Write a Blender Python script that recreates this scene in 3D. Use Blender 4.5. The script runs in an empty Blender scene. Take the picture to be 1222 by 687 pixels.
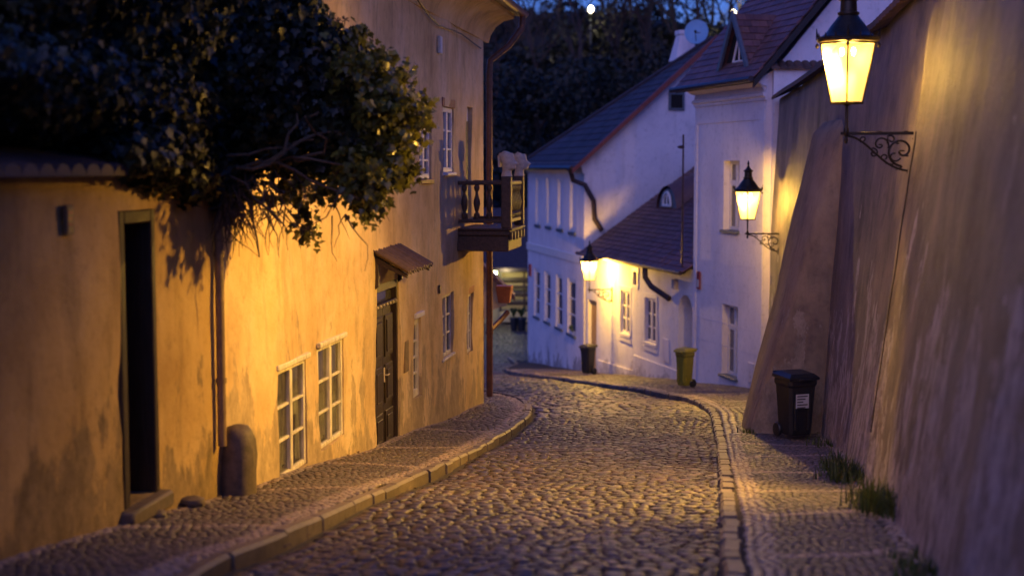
import bpy, math, random
import numpy as np
from mathutils import Vector, Matrix, noise
R = random.Random(7)
NR = np.random.default_rng(11)
sc = bpy.context.scene
col = sc.collection
PI = math.pi

# ------------------------------------------------------------------ camera model
F = 1700.0; CX, CY = 611.0, 343.5
PITCH = math.atan(143.5/1700.0)
def ray(px, py):
    u = (px-CX)/F; v = (py-CY)/F
    f = (math.cos(PITCH), -math.sin(PITCH)); up = (math.sin(PITCH), math.cos(PITCH))
    return (u, f[0]-v*up[0], f[1]-v*up[1])
def at(px, py, D):
    r = ray(px, py); k = D/r[1]
    return Vector((r[0]*k, D, r[2]*k))
GT = [(-60, 2.5), (-10, -.05), (6, -1.98), (8, -2.2), (12, -2.7), (16, -3.18), (20, -3.6), (24, -3.99), (28.6, -4.45),
      (34, -5.05), (40, -5.75), (48, -6.55), (53, -6.8), (75, -6.8)]
GX = np.array([a for a, b in GT]); GZ = np.array([b for a, b in GT])
def g(D): return float(np.interp(D, GX, GZ))
def gpt(px, py, dz=0.0):
    r = ray(px, py); lo, hi = 1.0, 200.0
    for _ in range(60):
        m = (lo+hi)/2
        if r[2]/r[1]*m > g(m)+dz: lo = m
        else: hi = m
    return (r[0]/r[1]*lo, lo)

# ------------------------------------------------------------------ material helpers
def newmat(name):
    m = bpy.data.materials.new(name); m.use_nodes = True
    nt = m.node_tree; nt.nodes.clear()
    return m, nt, nt.nodes, nt.links
def N(ns, t, **kw):
    n = ns.new(t)
    for k, v in kw.items():
        if k in ('operation', 'blend_type', 'data_type', 'noise_dimensions', 'feature', 'attribute_name', 'distance', 'interpolation'):
            setattr(n, k, v)
    return n
def ramp(ns, stops):
    r = ns.new('ShaderNodeValToRGB'); e = r.color_ramp.elements
    while len(e) < len(stops): e.new(0.5)
    for i, (p, c) in enumerate(stops):
        e[i].position = p; e[i].color = (c[0], c[1], c[2], 1) if hasattr(c, '__len__') else (c, c, c, 1)
    return r
def coords(ns, ls, scale=(1, 1, 1), world=True):
    if world:
        t = ns.new('ShaderNodeNewGeometry'); out = t.outputs['Position']
    else:
        t = ns.new('ShaderNodeTexCoord'); out = t.outputs['Object']
    mp = ns.new('ShaderNodeMapping'); mp.inputs['Scale'].default_value = scale
    ls.new(out, mp.inputs['Vector']); return mp.outputs['Vector']
def noise_n(ns, ls, vec, scale, detail=6, rough=.6):
    n = ns.new('ShaderNodeTexNoise'); n.inputs['Scale'].default_value = scale
    n.inputs['Detail'].default_value = detail; n.inputs['Roughness'].default_value = rough
    ls.new(vec, n.inputs['Vector']); return n.outputs['Fac']
def mix(ns, ls, fac, a, b, bt='MIX'):
    m = ns.new('ShaderNodeMix'); m.data_type = 'RGBA'; m.blend_type = bt
    for s, v in ((m.inputs[0], fac), (m.inputs[6], a), (m.inputs[7], b)):
        if hasattr(v, 'is_linked'): ls.new(v, s)
        elif isinstance(v, (int, float)): s.default_value = v if s.type == 'VALUE' else (v, v, v, 1)
        else: s.default_value = (v[0], v[1], v[2], 1)
    return m.outputs[2]
def mathn(ns, ls, op, a, b=None):
    m = ns.new('ShaderNodeMath'); m.operation = op
    for s, v in ((m.inputs[0], a), (m.inputs[1], b)):
        if v is None: continue
        if hasattr(v, 'is_linked'): ls.new(v, s)
        else: s.default_value = v
    return m.outputs[0]
def finish(ns, ls, color, rough=.8, bump=None, bstr=.3, bdist=.02, metallic=0, spec=None, coat=None):
    b = ns.new('ShaderNodeBsdfPrincipled'); o = ns.new('ShaderNodeOutputMaterial')
    def put(s, v):
        if hasattr(v, 'is_linked'): ls.new(v, s)
        elif hasattr(v, '__len__'): s.default_value = (v[0], v[1], v[2], 1)
        else: s.default_value = v
    put(b.inputs['Base Color'], color); put(b.inputs['Roughness'], rough); b.inputs['Metallic'].default_value = metallic
    if spec is not None: b.inputs['Specular IOR Level'].default_value = spec
    if bump is not None:
        bp = ns.new('ShaderNodeBump'); bp.inputs['Strength'].default_value = bstr; bp.inputs['Distance'].default_value = bdist
        ls.new(bump, bp.inputs['Height']); ls.new(bp.outputs['Normal'], b.inputs['Normal'])
    ls.new(b.outputs[0], o.inputs['Surface'])
    return b

def plaster(name, base, dark, light, flake=None, band=None, streak=1.0, bstr=.35, rough=.85, fl_thr=.6, fine=60, soft=.03, fdark=.55, spec=.25):
    """aged lime plaster: blotches, vertical rain streaks, grain, and (band) flaking render near the foot, heights above the street"""
    m, nt, ns, ls = newmat(name)
    v = coords(ns, ls)
    big = noise_n(ns, ls, v, 1.2, 8, .65)
    vs = coords(ns, ls, (2.6, 2.6, .6))
    st = noise_n(ns, ls, vs, 1.6, 6, .65)
    fn = noise_n(ns, ls, v, 9, 8, .7)
    gr = noise_n(ns, ls, v, fine, 4, .7)
    c1 = ramp(ns, [(.3, dark), (.5, base), (.72, light)]); ls.new(big, c1.inputs[0])
    s1 = ramp(ns, [(.32, 1-.42*streak), (.5, 1.0), (.7, 1.0+.0)]); ls.new(st, s1.inputs[0])
    c = mix(ns, ls, .8, c1.outputs[0], s1.outputs[0], 'MULTIPLY')
    f1 = ramp(ns, [(.28, .62), (.45, .95), (.7, 1.0)]); ls.new(fn, f1.inputs[0])
    c = mix(ns, ls, .75, c, f1.outputs[0], 'MULTIPLY')
    h = mathn(ns, ls, 'ADD', mathn(ns, ls, 'MULTIPLY', fn, .8), mathn(ns, ls, 'MULTIPLY', gr, .25))
    if flake is not None:
        # height above the sloping street: z + .118*y + const
        geo = ns.new('ShaderNodeNewGeometry'); sx = ns.new('ShaderNodeSeparateXYZ'); ls.new(geo.outputs['Position'], sx.inputs[0])
        hh = mathn(ns, ls, 'ADD', mathn(ns, ls, 'MULTIPLY', sx.outputs['Y'], .112), sx.outputs['Z'])
        hh = mathn(ns, ls, 'ADD', hh, 1.36)
        n2 = noise_n(ns, ls, coords(ns, ls, (1, 1, .55)), 2.1, 10, .68)
        k = mathn(ns, ls, 'SUBTRACT', mathn(ns, ls, 'ADD', mathn(ns, ls, 'MULTIPLY', n2, 7.0), -2.2), mathn(ns, ls, 'DIVIDE', hh, band))
        fm = ramp(ns, [(fl_thr-soft, 0), (fl_thr+soft, 1)]); ls.new(k, fm.inputs[0])
        n3 = noise_n(ns, ls, coords(ns, ls, (1, 1, .6)), 7, 9, .75)
        fc = ramp(ns, [(.36, [x*fdark for x in flake]), (.6, flake)]); ls.new(n3, fc.inputs[0])
        c = mix(ns, ls, fm.outputs[0], c, fc.outputs[0])
        h = mathn(ns, ls, 'SUBTRACT', h, mathn(ns, ls, 'MULTIPLY', fm.outputs[0], mathn(ns, ls, 'ADD', .35, mathn(ns, ls, 'MULTIPLY', n3, -.5))))
    finish(ns, ls, c, rough, h, bstr, .03, spec=spec)
    return m
def stone_mat(name, lo, hi, rough=(.35, .6), bstr=.4, scale=40, attr=True, spec=.5):
    m, nt, ns, ls = newmat(name)
    v = coords(ns, ls)
    n1 = noise_n(ns, ls, v, scale, 6, .7)
    r = ramp(ns, [(.3, lo), (.7, hi)]); ls.new(n1, r.inputs[0]); c = r.outputs[0]
    if attr:
        a = ns.new('ShaderNodeAttribute'); a.attribute_name = 'Col'
        c = mix(ns, ls, 1.0, c, a.outputs['Color'], 'MULTIPLY')
    rr = ns.new('ShaderNodeMapRange'); ls.new(n1, rr.inputs[0]); rr.inputs[3].default_value = rough[0]; rr.inputs[4].default_value = rough[1]
    finish(ns, ls, c, rr.outputs[0], n1, bstr, .006, spec=spec)
    return m
def simple(name, c, rough=.6, var=.25, scale=12, metallic=0, bstr=.15, stretch=(1, 1, 1), spec=None, bdist=.01, world=False):
    m, nt, ns, ls = newmat(name)
    v = coords(ns, ls, stretch, world)
    n1 = noise_n(ns, ls, v, scale, 6, .65)
    r = ramp(ns, [(.3, [x*(1-var) for x in c]), (.7, [min(1, x*(1+var)) for x in c])]); ls.new(n1, r.inputs[0])
    finish(ns, ls, r.outputs[0], rough, n1, bstr, bdist, metallic, spec)
    return m
def emis(name, c, s, transp=False):
    m, nt, ns, ls = newmat(name)
    e = ns.new('ShaderNodeEmission'); e.inputs[0].default_value = (*c, 1); e.inputs[1].default_value = s
    o = ns.new('ShaderNodeOutputMaterial')
    if transp:
        t = ns.new('ShaderNodeBsdfTransparent'); t.inputs[0].default_value = (1, .93, .8, 1)
        a = ns.new('ShaderNodeAddShader'); ls.new(e.outputs[0], a.inputs[0]); ls.new(t.outputs[0], a.inputs[1]); ls.new(a.outputs[0], o.inputs[0])
    else: ls.new(e.outputs[0], o.inputs[0])
    return m
def panemat(name):
    """frosted lantern glass: clear share plus a scattering share lit by the mantles behind it"""
    m, nt, ns, ls = newmat(name)
    t = ns.new('ShaderNodeBsdfTransparent'); t.inputs[0].default_value = (1, .95, .85, 1)
    d = ns.new('ShaderNodeBsdfTranslucent'); d.inputs[0].default_value = (1, .78, .42, 1)
    x = ns.new('ShaderNodeMixShader'); x.inputs[0].default_value = .085
    ls.new(t.outputs[0], x.inputs[1]); ls.new(d.outputs[0], x.inputs[2])
    e = ns.new('ShaderNodeEmission'); e.inputs[0].default_value = (1, .52, .13, 1); e.inputs[1].default_value = .22
    a = ns.new('ShaderNodeAddShader'); ls.new(x.outputs[0], a.inputs[0]); ls.new(e.outputs[0], a.inputs[1])
    o = ns.new('ShaderNodeOutputMaterial'); ls.new(a.outputs[0], o.inputs['Surface']); return m
def leafmat(name, c1, c2, rough=.4, trans=.25):
    m, nt, ns, ls = newmat(name)
    a = ns.new('ShaderNodeAttribute'); a.attribute_name = 'Col'
    v = coords(ns, ls); n1 = noise_n(ns, ls, v, 6, 3, .6)
    c = mix(ns, ls, n1, c1, c2); c = mix(ns, ls, 1.0, c, a.outputs['Color'], 'MULTIPLY')
    b = ns.new('ShaderNodeBsdfPrincipled'); ls.new(c, b.inputs['Base Color']); b.inputs['Roughness'].default_value = rough
    t = ns.new('ShaderNodeBsdfTranslucent'); ls.new(c, t.inputs[0])
    mx = ns.new('ShaderNodeMixShader'); mx.inputs[0].default_value = trans
    o = ns.new('ShaderNodeOutputMaterial'); ls.new(b.outputs[0], mx.inputs[1]); ls.new(t.outputs[0], mx.inputs[2]); ls.new(mx.outputs[0], o.inputs[0])
    return m

M = {}
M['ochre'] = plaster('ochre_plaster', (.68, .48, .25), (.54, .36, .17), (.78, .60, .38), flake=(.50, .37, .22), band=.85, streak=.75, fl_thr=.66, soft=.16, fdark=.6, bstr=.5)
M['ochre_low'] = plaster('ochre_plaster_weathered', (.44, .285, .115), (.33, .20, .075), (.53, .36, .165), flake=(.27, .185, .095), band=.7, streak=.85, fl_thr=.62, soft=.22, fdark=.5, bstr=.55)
M['wallright'] = plaster('grey_beige_plaster', (.135, .114, .122), (.045, .038, .048), (.235, .19, .175), flake=(.36, .325, .36), band=1.5, streak=1.0, bstr=.9, fl_thr=.62, soft=.07, fdark=.22, rough=.62, spec=.35)
M['buttress'] = plaster('buttress_plaster', (.27, .20, .135), (.15, .11, .085), (.35, .27, .18), flake=(.30, .24, .18), band=1.0, streak=.8)
M['lilac'] = plaster('pale_facade_plaster', (.76, .71, .73), (.70, .65, .68), (.80, .75, .77), streak=.25, bstr=.15)
M['lilac4'] = plaster('pale_house_plaster', (.72, .67, .69), (.62, .58, .61), (.76, .71, .73), flake=(.42, .38, .38), band=.45, streak=.4, bstr=.2, soft=.15)
M['white3'] = plaster('white_limewash', (.74, .70, .68), (.66, .62, .61), (.78, .75, .73), flake=(.6, .55, .53), band=.3, streak=.35, bstr=.25, soft=.15)
M['trimwhite'] = simple('white_trim', (.70, .66, .62), .55, .12)
M['oldwood_white'] = simple('weathered_white_paint', (.66, .59, .46), .6, .4, 22, bstr=.4, stretch=(1, 1, .2))
M['darkwood'] = simple('dark_brown_wood', (.028, .016, .010), .45, .5, 9, bstr=.4, stretch=(6, 6, .5))
M['balconywood'] = simple('weathered_balcony_wood', (.075, .045, .03), .6, .5, 9, bstr=.5, stretch=(3, 3, 3))
M['doorwood'] = simple('ochre_door_wood', (.32, .20, .08), .5, .3, 9)
M['iron'] = simple('black_cast_iron', (.03, .024, .018), .42, .3, 30, metallic=.6)
M['pipe'] = simple('brown_painted_pipe', (.17, .075, .04), .45, .3, 10, metallic=.2)
M['pipe2'] = simple('ochre_painted_pipe', (.19, .12, .06), .6, .35, 10)
M['darkpipe'] = simple('dark_drain_pipe', (.05, .03, .03), .45, .3, 10, metallic=.3)
M['glass'] = simple('dark_window_glass', (.09, .085, .08), .08, .5, 5, bstr=.05, spec=.8)
def glassmat():
    m, nt, ns, ls = newmat('old_window_glass'); t = ns.new('ShaderNodeBsdfTransparent'); t.inputs[0].default_value = (.8, .82, .8, 1)
    gl = ns.new('ShaderNodeBsdfGlossy'); gl.inputs['Roughness'].default_value = .06; n = noise_n(ns, ls, coords(ns, ls, (1, 1, 1), False), 3, 3)
    bp = ns.new('ShaderNodeBump'); bp.inputs['Strength'].default_value = .12; ls.new(n, bp.inputs['Height']); ls.new(bp.outputs[0], gl.inputs['Normal'])
    x = ns.new('ShaderNodeMixShader'); x.inputs[0].default_value = .22; ls.new(t.outputs[0], x.inputs[1]); ls.new(gl.outputs[0], x.inputs[2])
    o = ns.new('ShaderNodeOutputMaterial'); ls.new(x.outputs[0], o.inputs[0]); return m
M['oldglass'] = glassmat()
M['curtain'] = simple('grey_net_curtain', (.50, .42, .30), .9, .5, 4, stretch=(4, 1, .6))
M['glassfar'] = simple('far_window_glass', (.10, .10, .13), .12, .4, 2, bstr=.03, spec=.7)
M['black'] = simple('unlit_interior', (.006, .005, .004), .9, .2)  # near-black colour standing in for shade inside openings
M['plastic'] = simple('black_bin_plastic', (.018, .018, .02), .38, .25, 20, bstr=.1)
M['plastic_y'] = simple('yellow_green_bin_plastic', (.22, .20, .015), .4, .15, 15, bstr=.1)
M['label'] = simple('white_sticker', (.6, .56, .52), .5, .1)
M['ink'] = simple('faded_print', (.08, .06, .06), .6, .1)
M['red'] = simple('dull_red_enamel', (.30, .05, .045), .4, .2)
M['terracotta'] = simple('terracotta_hopper', (.36, .13, .05), .6, .2)
M['sand'] = simple('carved_sandstone', (.55, .46, .36), .75, .25, 14, bstr=.4)
M['grst'] = stone_mat('guard_stone_granite', (.05, .036, .027), (.14, .10, .07), (.5, .8), .8, 14, False)
M['curb'] = stone_mat('granite_kerb', (.075, .06, .053), (.21, .17, .148), (.45, .7), .6, 16)
M['cobble'] = stone_mat('worn_granite_cobble', (.032, .024, .022), (.108, .08, .068), (.32, .52), .6, 26)
M['sett'] = stone_mat('mosaic_sett', (.10, .077, .068), (.25, .195, .17), (.38, .62), .5, 30)
M['joint'] = simple('earth_joint', (.035, .026, .018), .95, .4, 30, world=True)
M['dirt'] = simple('dark_soil', (.035, .03, .02), .95, .4, 2, world=True)
M['tile'] = stone_mat('clay_roof_tile', (.10, .045, .038), (.19, .085, .07), (.5, .7), .4, 12)
M['tiledark'] = stone_mat('dark_slate_tile', (.035, .03, .035), (.08, .065, .075), (.6, .8), .4, 12, spec=.15)
M['copingtile'] = stone_mat('mossy_coping_tile', (.045, .024, .018), (.11, .058, .042), (.5, .75), .6, 12)
M['verge'] = simple('red_brown_verge', (.20, .05, .035), .6, .3)
M['lead'] = simple('grey_lead_flashing', (.10, .12, .14), .5, .2)
M['ivy'] = leafmat('ivy_leaf', (.009, .016, .008), (.034, .038, .012), .5, .10)
M['ivytip'] = leafmat('young_ivy_leaf', (.07, .09, .02), (.16, .14, .03), .38, .3)
M['stem'] = simple('ivy_stem_bark', (.09, .06, .035), .8, .4, 20)
M['grass'] = leafmat('weed_blade', (.045, .08, .014), (.10, .13, .03), .55, .3)
M['bark'] = simple('dark_bark', (.045, .036, .03), .9, .4, 6)
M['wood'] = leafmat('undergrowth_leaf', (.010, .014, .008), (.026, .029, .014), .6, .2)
M['glow'] = panemat('lantern_pane_glass')
M['mantle'] = emis('gas_mantle', (1.0, .74, .36), 28)
M['bulb_far'] = emis('far_lamp_bulb', (1.0, .84, .5), 9)
M['bulb_green'] = emis('porch_bulb', (.85, 1.0, .55), 12)
M['dish'] = simple('blue_grey_dish_paint', (.16, .34, .50), .5, .08)
M['cream'] = simple('cream_render', (.38, .30, .16), .8, .15, 4)

# ------------------------------------------------------------------ mesh helpers
def npmesh(name, verts, groups, mat, parent=None, smooth=True, colors=None):
    """groups: list of int arrays (k, n) of faces"""
    me = bpy.data.meshes.new(name)
    v = np.asarray(verts, dtype=np.float32).reshape(-1, 3)
    tot = np.concatenate([np.full(len(a), a.shape[1]) for a in groups]).astype(np.int32)
    idx = np.concatenate([a.reshape(-1) for a in groups]).astype(np.int32)
    st = np.concatenate([[0], np.cumsum(tot)[:-1]]).astype(np.int32)
    me.vertices.add(len(v)); me.vertices.foreach_set('co', v.reshape(-1))
    me.loops.add(len(idx)); me.loops.foreach_set('vertex_index', idx)
    me.polygons.add(len(tot)); me.polygons.foreach_set('loop_start', st); me.polygons.foreach_set('loop_total', tot)
    me.update(calc_edges=True)
    if smooth: me.polygons.foreach_set('use_smooth', np.ones(len(tot), dtype=bool))
    if colors is not None:
        at_ = me.color_attributes.new('Col', 'FLOAT_COLOR', 'POINT')
        c = np.ones((len(v), 4), dtype=np.float32); c[:, :3] = colors
        at_.data.foreach_set('color', c.reshape(-1))
    me.validate()
    me.materials.append(mat)
    o = bpy.data.objects.new(name, me); col.objects.link(o)
    if parent: o.parent = parent
    return o

class MB:
    def __init__(s, T=None): s.v = []; s.f = []; s.T = T; s.c = []; s.cur = (1, 1, 1)
    def add(s, vs, fs):
        n = len(s.v)
        for p in vs:
            p = Vector(p)
            if s.T is not None: p = s.T @ p
            s.v.append(tuple(p)); s.c.append(s.cur)
        for f in fs: s.f.append(tuple(i+n for i in f))
        return s
    def box(s, x0, x1, y0, y1, z0, z1):
        return s.add([(x0, y0, z0), (x1, y0, z0), (x1, y1, z0), (x0, y1, z0), (x0, y0, z1), (x1, y0, z1), (x1, y1, z1), (x0, y1, z1)],
                     [(0, 3, 2, 1), (4, 5, 6, 7), (0, 1, 5, 4), (1, 2, 6, 5), (2, 3, 7, 6), (3, 0, 4, 7)])
    def bbox(s, x0, x1, y0, y1, z0, z1, b=.01):
        """box with chamfered edges"""
        vs = []; 
        for sx, X in ((-1, x0), (1, x1)):
            for sy, Y in ((-1, y0), (1, y1)):
                for sz, Z in ((-1, z0), (1, z1)):
                    vs += [(X, Y-sy*b, Z-sz*b), (X-sx*b, Y, Z-sz*b), (X-sx*b, Y-sy*b, Z)]
        def I(i, j, k, a): return ((i*2+j)*2+k)*3+a
        fs = []
        for i in (0, 1):
            fs.append([I(i, 0, 0, 0), I(i, 1, 0, 0), I(i, 1, 1, 0), I(i, 0, 1, 0)])
            fs.append([I(0, i, 0, 1), I(1, i, 0, 1), I(1, i, 1, 1), I(0, i, 1, 1)])
            fs.append([I(0, 0, i, 2), I(1, 0, i, 2), I(1, 1, i, 2), I(0, 1, i, 2)])
            for j in (0, 1):
                fs.append([I(i, j, 0, 0), I(i, j, 1, 0), I(i, j, 1, 1), I(i, j, 0, 1)])
                fs.append([I(i, 0, j, 0), I(i, 1, j, 0), I(i, 1, j, 2), I(i, 0, j, 2)])
                fs.append([I(0, i, j, 1), I(1, i, j, 1), I(1, i, j, 2), I(0, i, j, 2)])
                for k in (0, 1): fs.append([I(i, j, k, 0), I(i, j, k, 1), I(i, j, k, 2)])
        return s.add(vs, fs)
    def poly(s, pts, d, axis='y', a0=0):
        """extrude a 2D polygon: axis y -> (x,z) polygon from y=a0..a0+d ; axis x -> (y,z)"""
        n = len(pts)
        if axis == 'y': P = [(p[0], a0, p[1]) for p in pts]+[(p[0], a0+d, p[1]) for p in pts]
        elif axis == 'x': P = [(a0, p[0], p[1]) for p in pts]+[(a0+d, p[0], p[1]) for p in pts]
        else: P = [(p[0], p[1], a0) for p in pts]+[(p[0], p[1], a0+d) for p in pts]
        return s.add(P, [tuple(range(n)), tuple(range(2*n-1, n-1, -1))]+[(i, i+n, (i+1) % n+n, (i+1) % n) for i in range(n)])
    def tube(s, pts, r, n=8, closed=False):
        pts = [Vector(p) for p in pts]; m = len(pts)
        rs = r if hasattr(r, '__len__') else [r]*m
        vs = []; up = None
        for i, p in enumerate(pts):
            if closed: t = pts[(i+1) % m]-pts[i-1]
            else: t = pts[min(i+1, m-1)]-pts[max(i-1, 0)]
            if t.length < 1e-9: t = Vector((0, 0, 1))
            t.normalize()
            if up is None: up = Vector((0, 0, 1)) if abs(t.z) < .9 else Vector((1, 0, 0))
            a = t.cross(up)
            if a.length < 1e-4: a = t.orthogonal()
            a.normalize(); b = a.cross(t).normalized(); up = b
            for k in range(n):
                w = 2*PI*k/n; vs.append(p+(a*math.cos(w)+b*math.sin(w))*rs[i])
        fs = []
        for i in range(m if closed else m-1):
            j = (i+1) % m
            for k in range(n): fs.append((i*n+k, i*n+(k+1) % n, j*n+(k+1) % n, j*n+k))
        if not closed: fs += [tuple(range(n-1, -1, -1)), tuple(range((m-1)*n, m*n))]
        return s.add(vs, fs)
    def lathe(s, prof, n=16, c=(0, 0, 0), a0=0):
        vs = [(c[0]+r*math.cos(a0+2*PI*k/n), c[1]+r*math.sin(a0+2*PI*k/n), c[2]+z) for r, z in prof for k in range(n)]
        fs = [(i*n+k, i*n+(k+1) % n, (i+1)*n+(k+1) % n, (i+1)*n+k) for i in range(len(prof)-1) for k in range(n)]
        fs += [tuple(range(n-1, -1, -1)), tuple(range((len(prof)-1)*n, len(prof)*n))]
        return s.add(vs, fs)
    def build(s, name, mat, parent=None, smooth=False, cols=False):
        me = bpy.data.meshes.new(name); me.from_pydata(s.v, [], s.f); me.update()
        import bmesh
        b = bmesh.new(); b.from_mesh(me); bmesh.ops.recalc_face_normals(b, faces=b.faces); b.to_mesh(me); b.free()
        me.materials.append(mat)
        if True:
            a = me.color_attributes.new('Col', 'FLOAT_COLOR', 'POINT')
            a.data.foreach_set('color', np.array([(*c, 1) for c in s.c], dtype=np.float32).reshape(-1))
        if smooth:
            for p in me.polygons: p.use_smooth = True
            try: me.set_sharp_from_angle(angle=math.radians(38))
            except Exception: pass
        o = bpy.data.objects.new(name, me); col.objects.link(o)
        if parent: o.parent = parent
        return o
def empty(name, loc, rz=0, label=None, cat=None, group=None):
    o = bpy.data.objects.new(name, None); col.objects.link(o); o.location = loc; o.rotation_euler = (0, 0, rz)
    o.empty_display_size = .2
    return tag(o, label, cat, group)
def tag(o, label=None, cat=None, group=None, kind=None):
    if label: o['label'] = label
    if cat: o['category'] = cat
    if group: o['group'] = group
    if kind: o['kind'] = kind
    return o
def copy_tree(o, parent=None):
    c = o.copy(); col.objects.link(c)
    if parent: c.parent = parent
    for ch in list(o.children): copy_tree(ch, c)
    return c

class Fr:
    """a facade's own frame: x along the wall, y into the building, z up"""
    def __init__(s, ox, oy, dx, dy):
        s.a = math.atan2(dy, dx); s.o = Vector((ox, oy, g(oy)))
        s.Mx = Matrix.Translation(s.o) @ Matrix.Rotation(s.a, 4, 'Z'); s.I = s.Mx.inverted()
    def hit(s, px, py, y=0.0):
        r = Vector(ray(px, py)); o = s.I @ Vector((0, 0, 0)); d = s.I.to_3x3() @ r
        k = (y-o.y)/d.y; p = o+d*k
        return p.x, p.z
    def rect(s, px0, px1, pyt, pyb, y=0.0):
        """opening seen between two columns; heights read at its middle"""
        xa = s.hit(px0, (pyt+pyb)/2, y)[0]; xb = s.hit(px1, (pyt+pyb)/2, y)[0]; m = (px0+px1)/2
        return min(xa, xb), max(xa, xb), s.hit(m, pyb, y)[1], s.hit(m, pyt, y)[1]
    def gz(s, x): return g((s.Mx @ Vector((x, 0, 0))).y)-s.o.z

def nz(x, y, z=0.0): return noise.noise(Vector((x, y, z)))
def wall_mesh(name, parent, mat, x0, x1, zb, zt, holes, amp=.015, step=.14, batter=0.0, depth=.5, seed=0.0, rest=None, top=True, off=0.0, backmat=None):
    """front wall sheet with openings (x0,x1,z0,z1,depth,arch) whose reveals are modelled; rest = extra polygons"""
    xs = set(np.round(np.linspace(x0, x1, max(2, int((x1-x0)/step)+1)), 4)); 
    zlo = min(zb(x0), zb(x1)); zhi = zt
    zs = set(np.round(np.linspace(zlo, zhi, max(2, int((zhi-zlo)/step)+1)), 4))
    for h in holes:
        xs |= {round(h[0], 4), round(h[1], 4)}; zs |= {round(h[2], 4), round(h[3], 4)}
    def clean(S, keep):
        S = sorted(S); out = []
        keep = {round(k, 4) for k in keep}
        for a in S:
            if out and a-out[-1] < .03:
                if a in keep and out[-1] not in keep: out[-1] = a
                elif a in keep: out.append(a)
                continue
            out.append(a)
        return out
    xs = clean(xs, [x0, x1]+[h[0] for h in holes]+[h[1] for h in holes]); zs = clean(zs, [zlo, zhi]+[h[2] for h in holes]+[h[3] for h in holes])
    nx, nzz = len(xs), len(zs)
    V = []; 
    def fade(x, z):
        f = min(1, (x-x0)/.3, (x1-x)/.3)
        return max(0, f)
    def P(x, z):
        d = amp*(nz(x*.9+seed, z*.9, seed)*1.4+nz(x*3.1+seed, z*3.1, 3+seed)*.5)*fade(x, z)
        return (x, d+batter*(z-zlo)+off, z)
    for z in zs:
        for x in xs: V.append(P(x, z))
    Fc = []
    def inhole(xm, zm):
        return any(h[0] < xm < h[1] and h[2] < zm < h[3] for h in holes)
    for j in range(nzz-1):
        for i in range(nx-1):
            if not inhole((xs[i]+xs[i+1])/2, (zs[j]+zs[j+1])/2):
                Fc.append((j*nx+i, j*nx+i+1, (j+1)*nx+i+1, (j+1)*nx+i))
    for h in holes:
        a, b, c, d = [round(q, 4) for q in h[:4]]; dep = h[4]
        ring = [(x, c) for x in xs if a <= x <= b]+[(b, z) for z in zs if c < z <= d]+[(x, d) for x in reversed(xs) if a <= x < b]+[(a, z) for z in reversed(zs) if c < z < d]
        n0 = len(V); k = len(ring)
        for (x, z) in ring: V.append(P(x, z))
        for (x, z) in ring: V.append((x, P(x, z)[1]*0+dep+batter*(z-zlo)+off, z))
        for i in range(k): Fc.append((n0+i, n0+(i+1) % k, n0+k+(i+1) % k, n0+k+i))
        Fc.append(tuple(n0+k+i for i in range(k)))
    if rest:
        for poly in rest:
            n0 = len(V); V += poly; Fc.append(tuple(range(n0, n0+len(poly))))
    me = bpy.data.meshes.new(name); me.from_pydata(V, [], Fc); me.update()
    for p in me.polygons: p.use_smooth = True
    try: me.set_sharp_from_angle(angle=math.radians(35))
    except Exception: pass
    me.materials.append(mat)
    o = bpy.data.objects.new(name, me); col.objects.link(o)
    if parent: o.parent = parent
    return o

def window(parent, x0, x1, z0, z1, y, cols=2, rows=3, fw=.045, mw=.022, wood='oldwood_white', glass='glass', tilt=0.0, sill=None, head=None, leaf=True, mid=None, name='window', label=None):
    """timber window: frame with casement stiles and glazing bars; pane behind; sill / head board in front"""
    m = MB(); t = .05
    m.bbox(x0, x0+fw, y, y+t, z0, z1, .006); m.bbox(x1-fw, x1, y, y+t, z0, z1, .006)
    m.bbox(x0+fw, x1-fw, y, y+t, z0, z0+fw, .006); m.bbox(x0+fw, x1-fw, y, y+t, z1-fw, z1, .006)
    ix0, ix1, iz0, iz1 = x0+fw, x1-fw, z0+fw, z1-fw
    cw = (ix1-ix0)/cols
    for i in range(1, cols):
        w = fw*.8 if leaf else mw*.5
        m.bbox(ix0+i*cw-w, ix0+i*cw+w, y-.008, y+t-.01, iz0, iz1, .006)
    for j in range(1, rows):
        zc = iz0+(iz1-iz0)*(j/rows if mid is None else mid[j-1])
        mm = mw/2 if mid is None else mw*1.2
        m.bbox(ix0, ix1, y+.006, y+t-.012, zc-mm, zc+mm, .004)
    f = m.build(name, M[wood], parent, smooth=False)
    if label: f['label'] = label
    p = MB().box(ix0+.002, ix1-.002, y+.028, y+.034, iz0+.002, iz1-.002).build('pane', M[glass], f)
    if glass == 'oldglass':
        k = 40; cv = []; sd_ = x0*7.3
        for i in range(k+1):
            u = i/k; xx = ix0+(ix1-ix0)*u; gap = .06 if abs(u-.5) < .10 else 0
            for zz in (iz0+.02, iz0+(iz1-iz0)*.5, iz1): cv.append((xx, y+.056+.010*math.sin(u*46+sd_)+.01*math.sin(u*19+zz*3)+gap, zz))
        MB().add(cv, [(i*3+j, i*3+3+j, i*3+4+j, i*3+1+j) for i in range(k) for j in (0, 1) if not (i % 13 in (5, 6) and j == 0)]).build('curtain', M['curtain'], f, smooth=True)
        MB().box(ix0, ix1, y+.115, y+.12, iz0, iz1).build('black_room_sheet', M['black'], f)  # thin black sheet gives the darkness of the room behind
    if sill: MB().bbox(x0-.05, x1+.05, -sill[0], y-.002, z0-sill[1], z0-.002, .01).build('sill', M[sill[2]], f)
    if head: MB().bbox(x0-.04, x1+.04, -head[0], y-.002, z1+.003, z1+head[1], .01).build('head_board', M[head[2]], f)
    return f

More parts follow.
